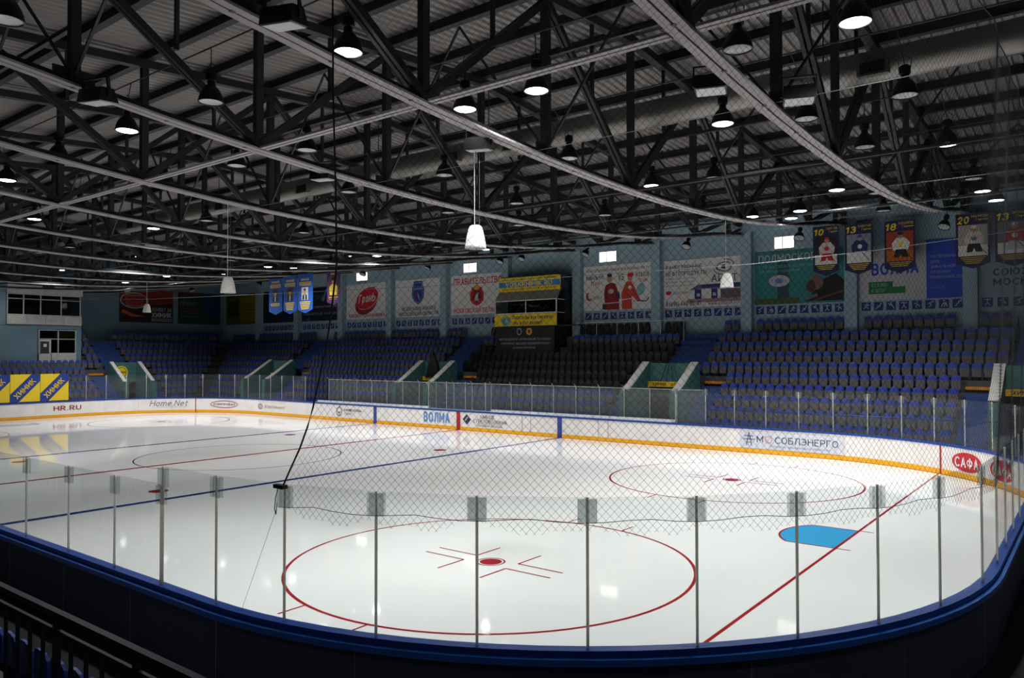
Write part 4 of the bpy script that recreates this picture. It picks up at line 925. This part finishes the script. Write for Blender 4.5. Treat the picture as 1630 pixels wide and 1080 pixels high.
a.rect(.4, .8, 2.3, 2.4, P('dim_brown', '#3c3018')); a.rect(2.6, .3, 5.2, 2.9, P('dim_yellow', '#8a7a14')); a.up(); [a.line([(2.8, .5+.3*i), (5.0, .5+.3*i)], .07, P('dim_red', '#5c3010')) for i in range(6)]; a.obj('print', t)
# end wall posters (X = -41)
def eposter(y0, y1, label, base):
    t = thing('wall_poster', label, 'poster', group='posters on the left end wall')
    MB().box(-41, -40.92, y0, y1, 7.72, 10.86, base).obj('panel', t); return t, Art(plane_map((-40.92, y0, 7.72), (0, 1, 0), (1, 0, 0)))
t, a = eposter(13.75, 18.9, 'dark red and orange wall poster with an oval emblem on the end wall', P('flame_dark', '#2a1216'))
a.rect(0, 2.2, 5.15, 3.14, P('flame', '#8c2c18')); a.poly([(2.6, 1.6), (5.15, 1.9), (5.15, 2.6), (2.4, 2.5)], P('flame2', '#7a2412')); a.poly([(.1, .9), (1.2, .5), (2.4, .6), (1.3, .75), (.3, 1.2)], P('flame3', '#b8501c')); a.up()
a.ell(1.35, 2.05, 1.35, .75, P('oval_white', '#b8a8b0')); a.up(); a.ell(1.35, 2.05, 1.22, .65, P('oval_inner', '#5a2c34')); a.up(); a.rect(.4, 2.45, 2.3, 2.58, P('bun', '#b86a28')); a.rect(.4, 1.52, 2.3, 1.62, P('bun', '#b86a28')); a.text('BURGER', .45, 2.1, 2.25, 2.4, P('oval_letters', '#d83040'), .03); a.text('KING', .55, 1.66, 2.2, 2.02, P('oval_letters', '#d83040'), .03)
a.text('БОЛЕЕТ ЗА', 3.05, 1.1, 5.0, 1.45, LGR, .03); a.text('ХИМИК', 3.0, .5, 5.0, 1.0, LGR, .05); a.text('ВОСКРЕСЕНСК', 3.0, .12, 5.05, .42, LGR, .03); a.obj('print', t)
t, a = eposter(19.45, 24.0, 'dim dark green and blue wall poster beside the corner of the end wall', P('dim_green', '#1e3a34'))
a.rect(0, 2.6, 2.4, 3.1, P('dim_red2', '#4c2022')); a.rect(2.9, .6, 4.5, 3.0, P('dim_blue2', '#1c2a58')); a.up(); a.text('ППИНТ', .2, 1.8, 1.9, 2.2, GREY, .02); a.rect(.2, 1.2, 2.0, 1.3, DRED); a.rect(.2, .7, 2.0, .76, TEAL); a.obj('print', t)

# pictogram strips: eight blue squares per bay with white figures
FIG = [
 [[(.2, .2), (.45, .5), (.6, .75)], [(.45, .5), (.8, .25)], [(.3, .7), (.85, .62)]],
 [[(.5, .45), (.5, .75)], [(.5, .45), (.25, .15)], [(.5, .45), (.75, .15)], [(.15, .8), (.85, .8)]],
 [[(.25, .15), (.4, .55), (.7, .65), (.8, .2)], [(.55, .15), (.6, .6)]],
 [[(.15, .15), (.45, .4), (.75, .75)], [(.35, .6), (.7, .45)]],
 [[(.2, .7), (.55, .6), (.8, .3)], [(.5, .6), (.4, .15)]],
 [[(.2, .25), (.4, .25), (.4, .5), (.6, .5), (.6, .75), (.85, .75)]],
 [[(.3, .6), (.6, .6), (.7, .35), (.85, .2)], [(.6, .6), (.2, .8)]],
 [[(.3, .2), (.6, .35), (.5, .7), (.8, .8)], [(.5, .7), (.3, .55)]]]
me_pic = []
PB = P('picto_blue', '#16307c')
for f in FIG:
    a = Art(lambda x, y, l: (x*.46, -l, y*.46)); a.mb.box(0, .46, -.02, 0, 0, .46, PB); a.l = .026
    for ln in f: a.line(ln, .1, LGR)
    hx, hy = f[0][-1] if f[0][-1][1] > .6 else (.5, .85); a.up(.003); a.ell(min(.85, hx+.02), min(.86, hy+.08), .09, .09, LGR, 10)
    me_pic.append(a.mb.data('pictogram'))
for i, (x0, x1) in enumerate(((-33.9, -28.9), (-27.9, -22.6), (-21.6, -16.35), (-15.4, -10.1), (-9.1, -3.8), (3.2, 8.4), (9.2, 14.4), (15.1, 20.15), (20.95, 25.9), (26.6, 31.8))):
    t = thing('pictogram_strip', 'strip of eight blue square sports pictograms, %s strip from the left' % ORD[i], 'pictograms', group='sports pictogram strips')
    MB().box(x0-.05, x1+.05, 24.47, 24.5, 6.86, 7.56, M_WALL).obj('backing', t)
    for k in range(8):
        x = x0 + .07 + (x1-x0-.6)*k/7; link('pictogram', me_pic[(k*3+i) % 8], t, loc=(x, 24.47, 6.98))
# small lit windows high in the far wall
for i, (x0, x1) in enumerate(((-20.3, -18.9), (-7.85, -6.55), (4.4, 5.7), (16.3, 17.4))):
    z1 = 11.75 - .1*i; z0 = z1-.66
    f = MB().box(x0-.05, x1+.05, 24.42, 24.5, z1, z1+.05, M_FRAME).box(x0-.05, x1+.05, 24.42, 24.5, z0-.05, z0, M_FRAME).box(x0-.05, x0, 24.42, 24.5, z0, z1, M_FRAME).box(x1, x1+.05, 24.42, 24.5, z0, z1, M_FRAME).box(x0*.58+x1*.42-.02, x0*.58+x1*.42+.02, 24.42, 24.5, z0, z1, M_FRAME).obj('window_%d' % (i+1), kind='structure')
    MB().box(x0, x1, 24.46, 24.49, z0, z1, M_DAY).obj('pane', f)

# ---------------------------------------------------------------- player banners hung before the far wall
def pennant(x0, x1, y, zt_, zb_, label, base):
    t = thing('hanging_banner', label, 'banner', group='pointed banners under the roof')
    w_ = x1-x0; h_ = zt_-zb_
    MB().prism([(x0, zt_), (x0, zb_+h_*.1), (x0+w_/2, zb_), (x1, zb_+h_*.1), (x1, zt_)], 'y', y-.012, y+.012, base).obj('cloth', t)
    MB().tube([(x0-.03, y, zt_), (x1+.03, y, zt_)], .02, M_BLACK, 6).obj('top_rod', t)
    return t, Art(plane_map((x0, y-.012, zb_), (1, 0, 0), (0, -1, 0))), w_, h_
def cords(t, x0, x1, y, z):
    for x in (x0+.1, x1-.1): MB().tube([(x, y, z), (x, y, zt(y)+.46)], .006, M_BLACK, 4).obj('cord', t)
PN = P('pennant_navy', '#1e1f52')
for i, (x0, x1, num, ztop, desc, bg, jer, pant) in enumerate((
    (18.9, 20.25, '10', 11.58, 'white and red kit on ice', P('rink_dark', '#2a1c24'), P('jersey_w', '#d8c8c4'), RED),
    (20.55, 21.95, '13', 11.55, 'blue kit, leftmost of the two numbered 13', P('rink_grey', '#8a8a98'), P('jersey_blue', '#1a2a6a'), M_WHITE),
    (22.5, 23.95, '18', 11.5, 'white kit before an orange ground', P('fire', '#a83a18'), M_WHITE, BLK),
    (25.75, 27.2, '20', 11.5, 'white kit and black shorts', P('rink_pale', '#b0a8a0'), P('jersey_w', '#d8c8c4'), BLK),
    (27.4, 28.9, '13', 11.5, 'red and white kit at the right edge', P('rink_dim', '#6a6468'), P('jersey_r', '#b04038'), LGR))):
    t, a, w_, h_ = pennant(x0, x1, 23.0, ztop, ztop-2.7, 'navy pointed banner numbered %s, player in %s' % (num, desc), PN)
    cords(t, x0, x1, 23.0, ztop)
    a.rect(.1, .62, w_-.1, 2.15, bg); a.rect(.1, .62, w_-.1, 1.15, M_WHITE if i != 2 else P('fire2', '#c06020')); a.text(num, .06, h_-.48, .58, h_-.12, YEL, .05, .15); a.text(('ТИТОВ', 'КАМЕНСКИЙ', 'КОЗЛОВ', 'МАРКОВ', 'ЛАРИОНОВ')[i], .68, h_-.2, w_-.08, h_-.08, YEL, .01); a.text('Герман', .85, h_-.36, w_-.08, h_-.25, YEL, .01); a.up()
    cx_ = w_/2 + .05
    a.poly([(cx_-.38, 1.2), (cx_-.42, 1.55), (cx_-.2, 1.82), (cx_+.2, 1.82), (cx_+.42, 1.55), (cx_+.36, 1.2), (cx_+.2, 1.1), (cx_-.2, 1.1)], jer); a.poly([(cx_-.32, .8), (cx_-.25, 1.22), (cx_+.25, 1.22), (cx_+.35, .8), (cx_+.08, .82), (cx_, 1.0), (cx_-.08, .82)], pant)
    a.ell(cx_, 1.93, .12, .15, SKIN, 14); a.up(); a.ell(cx_, 2.03, .13, .08, (RED, BRT, BLK, M_WHITE, LGR)[i], 14); a.ell(cx_, 1.48, .12, .12, (RED, M_WHITE, YEL, GREY, M_WHITE)[i], 14)
    a.line([(cx_+.1, 1.2), (w_-.15, .7)], .03, BLK)
    for q in range(4 if i % 2 else 3): a.rect(.2+.07*q, .52-.09*q, w_-.2-.07*q, .555-.09*q, YEL)
    a.obj('print', t)
for i, (x0, x1, desc) in enumerate(((-17.35, -15.75, 'leftmost of the three'), (-15.6, -14.05, 'middle of the three'), (-13.9, -12.25, 'rightmost of the three'))):
    t, a, w_, h_ = pennant(x0, x1, 13.5, 10.2+.08*i, 7.55, 'bright blue pointed banner with yellow lines and a portrait, ' + desc, P('pennant_blue', '#1a4c9c'))
    cords(t, x0, x1, 13.5, 10.2+.08*i)
    a.rect(.4, .95, 1.15, 1.85, (P('port1', '#3c4640'), P('port2', '#5a3a34'), P('port3', '#b8bcb4'))[i]); a.text('ХОККЕЙ', .3, 2.32, 1.25, 2.47, YEL, .03); a.up()
    a.ell(.78, 1.55, .14, .18, SKIN, 14); a.poly([(.5, .97), (1.05, .97), (1.0, 1.3), (.78, 1.38), (.55, 1.3)], BLK); a.up(); a.poly([(.72, .97), (.84, .97), (.86, 1.34), (.72, 1.34)], LGR); a.ell(.78, 1.68, .13, .08, BLK, 12)
    for q in range(3): a.rect(.15, 1.98+.1*q, w_-.15, 2.02+.1*q, YEL)
    for q in range(5 if i else 2): a.rect(.22+.04*q, .78-.12*q, w_-.25-.04*q, .83-.12*q, YEL)
    a.obj('print', t)
t, a, w_, h_ = pennant(-10.7, -9.35, 13.5, 10.3, 8.0, 'dark purple pointed banner with a figure in a yellow shirt', PURP); cords(t, -10.7, -9.35, 13.5, 10.3)
a.rect(.12, .5, w_-.12, 2.0, P('mauve', '#5a2c48')); a.text('ХИМИК', .35, 2.08, 1.0, 2.2, YEL, .02); a.up(); a.poly([(.3, .7), (1.05, .7), (1.1, 1.25), (.85, 1.45), (.5, 1.45), (.25, 1.25)], YEL); a.ell(.66, 1.62, .16, .2, SKIN, 16); a.up(); a.ell(.66, 1.8, .18, .11, BLK, 14); a.rect(.2, .52, w_-.2, .56, YEL); a.rect(.25, .4, w_-.25, .44, ORG); a.obj('print', t)

# ================================================================ COMMENTARY BOOTH
t = thing('commentary_booth', 'glazed commentary booth with yellow lettered banners on a black base above the stand', 'booth')
bx0, bx1 = -3.1, 2.25
MB().box(-2.85, 2.2, 22.2, 24.4, 4.3, 6.55, M_BLACK).obj('base', t)
a = Art(plane_map((-2.85, 22.2, 4.9), (1, 0, 0), (0, -1, 0))); a.text('ВСЕРОССИЙСКОЕ СОРЕВНОВАНИЕ ПО ХОККЕЮ', .35, .72, 4.75, .86, LGR, 0); a.text('«ЧЕМПИОНАТ ВЫСШЕЙ ХОККЕЙНОЙ ЛИГИ»', .45, .42, 4.65, .56, LGR, 0); a.text('СЕЗОНА 2017/2018', 1.55, .14, 3.45, .26, LGR, 0)
a.poly(sh(2.1, 1.3, .2, .24), LGR); a.poly(sh(2.95, 1.3, .24, .24), P('gold', '#d8a030')); a.up(); a.poly(sh(2.1, 1.3, .15, .18), BLK); a.poly(sh(2.95, 1.3, .12, .14), DRED); a.obj('lettering', t, label='pale lettering and two crests')
MB().box(bx0, bx1, 22.5, 24.4, 6.55, 6.65, M_CONC).obj('floor_slab', t)
MB().box(bx0, bx1, 24.25, 24.4, 6.6, 9.2, M_STEEL).box(bx1-.08, bx1, 23.4, 24.3, 6.6, 9.2, M_STEEL).obj('rear_wall', t)
o = MB().box(bx0, bx1, 22.38, 22.46, 6.6, 7.45, YEL).obj('lower_banner', t)
a = Art(plane_map((bx0, 22.38, 6.6), (1, 0, 0), (0, -1, 0))); a.text('Ребята Вы все сможете!', 1.6, .47, 5.1, .75, NAVY, .03, .1); a.text('Мы в Вас верим!!!', 1.75, .1, 4.2, .38, NAVY, .03, .1); a.ell(1.05, .38, .45, .34, P('badge_teal', '#5a8a98')); a.up(); a.ring(1.05, .38, .4, .3, .05, P('badge_pale', '#a8c0b0')); a.poly([(.9, .2), (1.1, .6), (1.3, .3)], P('badge_pale', '#a8c0b0')); a.obj('lettering', o)
f = MB(); zs = (7.5, 8.4)
for z in zs: f.box(bx0, bx1, 22.4, 22.46, z-.03, z+.03, M_WHITE)
for x in (bx0+.03, -.35, bx1-.03): f.box(x-.03, x+.03, 22.4, 22.46, 7.5, 8.4, M_WHITE)
for x in (bx0+.03, bx1-.03):
    for z in zs: f.box(x-.02, x+.02, 22.44, 24.2, z-.02, z+.02, M_WHITE)
o = f.obj('window_frame', t)
for x0, x1 in ((bx0+.06, -.38), (-.32, bx1-.06)): MB().box(x0, x1, 22.42, 22.435, 7.53, 8.37, M_WIN).obj('pane', o)
MB().prism([(22.42, 8.43), (22.48, 8.43), (23.06, 9.2), (23.0, 9.2)], 'x', bx0, bx1, P('soffit', '#8e8a84')).obj('soffit', t)
o = MB().box(bx0+.0, bx1-.05, 22.9, 23.0, 9.1, 10.1, YEL).obj('upper_banner', t)
a = Art(plane_map((bx0, 22.9, 9.1), (1, 0, 0), (0, -1, 0))); a.rect(0, .3, 5.3, .7, P('booth_blue', '#2a7ab8')); a.up(); a.text('ОФИЦИАЛЬНЫЙ САЙТ ХК "ХИМИК"', .2, .76, 5.1, .93, NAVY, .01); a.text('VOSKRHIMIK.RU', .6, .33, 4.65, .67, YEL, .04); a.text('ВОСКРЕСЕНСКИЙ ХОККЕЙ В ИНТЕРНЕТЕ', .3, .08, 5.0, .22, NAVY, .01); a.obj('lettering', o)
MB().box(bx0, bx1+.05, 23.0, 24.4, 9.15, 10.15, M_STEEL).obj('roof_box', t)
o = MB().box(2.3, 3.2, 23.3, 24.3, 6.6, 6.66, M_CONC).obj('landing', t)
MB().tube([(3.15, 23.3, 6.6), (3.15, 23.3, 7.6), (4.0, 23.3, 6.3), (4.0, 23.3, 5.1)], .02, M_CLAMP, 5).obj('stair_rail', t)
MB().tube([(-3.2, 23.0, 7.4), (-4.2, 23.0, 5.3)], .02, M_CLAMP, 5).tube([(-3.2, 23.6, 7.4), (-4.2, 23.6, 5.3)], .02, M_CLAMP, 5).obj('stair_rail', t)
t.select_set(False)

# ================================================================ HANGING BELLS, TILTED SPOTS, WIRES
def bell(x, y, z0, h_, label, ztop):
    t = thing('hanging_bell', label, 'lamp shade', (x, y, z0), group='white hanging bells')
    r_ = h_*.46; MB().lathe([(r_*.96, 0), (r_, h_*.04), (r_*.97, h_*.12), (r_*.86, h_*.45), (r_*.7, h_*.78), (r_*.55, h_*.95), (r_*.4, h_), (.001, h_)], M_BELL, n=24).obj('shade', t, smooth=True)
    MB().lathe([(.001, h_*.02), (r_*.93, h_*.02)], M_CLAMP, n=24).obj('mouth', t)
    MB().tube([(-.03, 0, h_), (-.04, 0, ztop-z0)], .009, M_WHITE, 5).obj('cord', t)
    xc = min(TX, key=lambda q: abs(q-x)) - x; MB().tube([(-.06, 0, ztop-z0), (xc if abs(xc) > .1 else .1, 0, ztop-z0+.02)], .015, M_STEEL, 5).obj('top_arm', t)
    MB().tube([(r_*.45, 0, h_*.98), (r_*.45, 0, ztop-z0)], .006, M_CLAMP, 5).obj('cable', t)
bell(19.66, -6.5, 7.17, .56, 'large white bell-shaped shade hanging on a long white cord, nearest of four', 9.7)
bell(8.43, -6.0, 6.7, .54, 'white ribbed bell-shaped shade hanging left of the three blue banners', 9.7)
bell(-20.6, 6.0, 7.55, .58, 'small white bell-shaped shade hanging before the red and orange poster', 9.7)
bell(20.02, 8.0, 7.2, .56, 'white bell-shaped shade hanging before the filling station poster', 9.8)
def tspot(x, y, z, rz, label):
    t = thing('wall_spotlight', label, 'spotlight', (x, y, z), (R(28), 0, R(rz)), 'tilted spotlights near the far wall')
    link('housing', me_ref, t); link('rim', me_lip, t); link('lens', me_off, t); link('gear_box', me_gear, t)
    MB().tube([(0, 0, .65), (0, .1, 1.0)], .02, M_BLACK, 5).obj('stem', t)
SPN = ['above the dim yellow-green corner poster', 'above the rightmost blue banner', 'above the puck emblem poster', 'above the shield emblem poster', 'left of the booth roof', 'right over the booth roof', 'above the two-player poster', 'above the filling station poster', 'left of the banner numbered 10', 'left of the pointed banner numbered 20']
for i, (x, z) in enumerate(((-31.96, 11.3), (-24.66, 11.3), (-17.34, 11.3), (-9.9, 11.3), (-2.75, 11.25), (-.83, 11.3), (4.46, 11.2), (11.63, 11.1), (18.3, 11.0), (25.3, 10.9))):
    tspot(x, 22.5, z, 160 + 12*(i % 3), 'tilted dark spotlight with pale face, ' + SPN[i])
for y, z, s in ((6.36, 9.95, 'over the office block windows'), (12.67, 10.3, 'at the upper left of the red and orange poster'), (18.79, 10.7, 'between the two end wall posters')):
    tspot(-37.2, y, z, -90, 'tilted bell spotlight with pale face, ' + s)
lab(MB().tube([(-41, 0, 9.3), (-29, 0, 8.55), (-18, 0, 8.0), (-8.7, 0, 7.6), (0, 0, 7.4), (12, 0, 7.15), (24, 0, 7.09), (27, 0, 7.2), (30, 0, 7.4), (41, 0, 8.9)], .008, M_CLAMP, 5).obj('steel_wire'), 'thin shiny steel wire sagging lengthwise over the middle of the ice', 'wire')
for i, (yy, z) in enumerate(((5.0, 9.75), (9.5, 9.95), (14.0, 10.45), (-5.0, 9.72))):
    lab(MB().tube([(-40.95, yy, z), (34, yy, z)], .007, M_CLAMP, 5).obj('steel_wire'), 'thin straight steel wire under the trusses, %s from the camera' % ORD[(1, 2, 3, 0)[i]], 'wire', 'straight wires under the trusses')

# ================================================================ PROTECTIVE NET
NB = ns                                     # post positions round the near right corner
S_L = nearest_s((23.07, -14.37), 54, 64)                               # arc position of the post where the net's edge rope is tied
E_Z = [2.72, 2.92, 3.21, 3.46, 3.74, 3.98, 4.30, 4.69, 5.16, 5.79, 6.73, 7.92, 10.0]
E_S = [0.0, -.02, -.18, -.32, -.44, -.52, -.60, -.70, -.78, -.86, -.86, -.84, -.78]
def edge_s(z):
    if z <= E_Z[0]: return S_L
    for a_, b_, c_, d_ in zip(E_Z, E_Z[1:], E_S, E_S[1:]):
        if z <= b_: return S_L + c_ + (d_-c_)*(z-a_)/(b_-a_)
    return S_L + E_S[-1]
S_R = 34.0; ZT = 10.0
def net_bottom(s):
    for i_, (a_, b_) in enumerate(zip(NB, NB[1:])):
        if a_ <= s <= b_:
            f_ = (s-a_)/(b_-a_); pin = .16 if i_ in (5, 6) else .02
            e_ = pin*(1-f_)**6 if i_ == 6 else (pin*f_**6 if i_ == 5 else 0)
            return 2.59 + e_ - .06*math.sin(math.pi*f_) - .02*math.sin(11*s) + .1*max(0, 1-(S_L-s)/.8)
    return 2.57
def net_pt(s, z):
    o = .16 + .03*math.sin(3.1*s + 1.3*z)
    x, y, nx, ny = path(s, o); return (x, y, z)
net = thing('protective_net', 'thin dark diamond-mesh safety net hanging behind the near corner glass', 'net')
mb = MB(); pitch = .068; q = pitch*math.sqrt(2); ds = .22
def strand(pts_):
    if len(pts_) > 1:
        mb.tube(pts_, .0017, M_NET, 3, caps=False)
for sgn in (-1, 1):
    c = (S_R - ZT) if sgn > 0 else (S_R + 2.4)
    end = (S_L - 2.4) if sgn > 0 else (S_L + ZT)
    while c < end:
        # strand: s = c + sgn*z  (diamonds a little taller than wide)
        run = []; z = 2.45
        while z <= ZT:
            s = c + sgn*z*.92
            if S_R <= s <= edge_s(z) and z >= net_bottom(s): run.append(net_pt(s, z))
            else:
                strand(run); run = []
            z += ds if z > 2.9 else .045
        strand(run); c += q
mb.obj('mesh_cords', net, fix=False, kind='stuff')
MB().tube([net_pt(edge_s(z), z) for z in E_Z[1:]], .012, M_BLACK, 6).obj('edge_rope', net)
MB().tube([net_pt(S_R + (S_L-.78-S_R)*i/40, ZT) for i in range(41)], .012, M_BLACK, 6).obj('top_rope', net)
b = MB()
b.tube([(lambda p_: (p_[0], p_[1], 2.74 - .05*math.sin(math.pi*((s_-S_R) % 1.35)/1.35)))(path(s_, .17)) for s_ in [S_R + (S_L-S_R)*i/90 for i in range(91)]], .004, M_BLACK, 4)
b.obj('bottom_rope', net)
px, py, _, _ = path(S_L, .14)
MB().box(px-.1, px+.1, py-.04, py+.04, 2.93, 2.98, M_BLACK).tube([(px+.02, py-.03, 2.98), (px-.03, py-.05, 2.82), (px-.05, py-.05, 2.66), (px-.02, py-.05, 2.6), (px-.0, py-.05, 2.75)], .007, M_BLACK, 4).obj('rope_knot', net)
lab(MB().tube([(px-.03, py-.03, 2.68), (path(S_L+.75, .1)[0], path(S_L+.75, .1)[1], 1.22)], .003, M_BLACK, 4).obj('loose_string'), 'thin loose dark string running down from the net corner to the board rail', 'string')
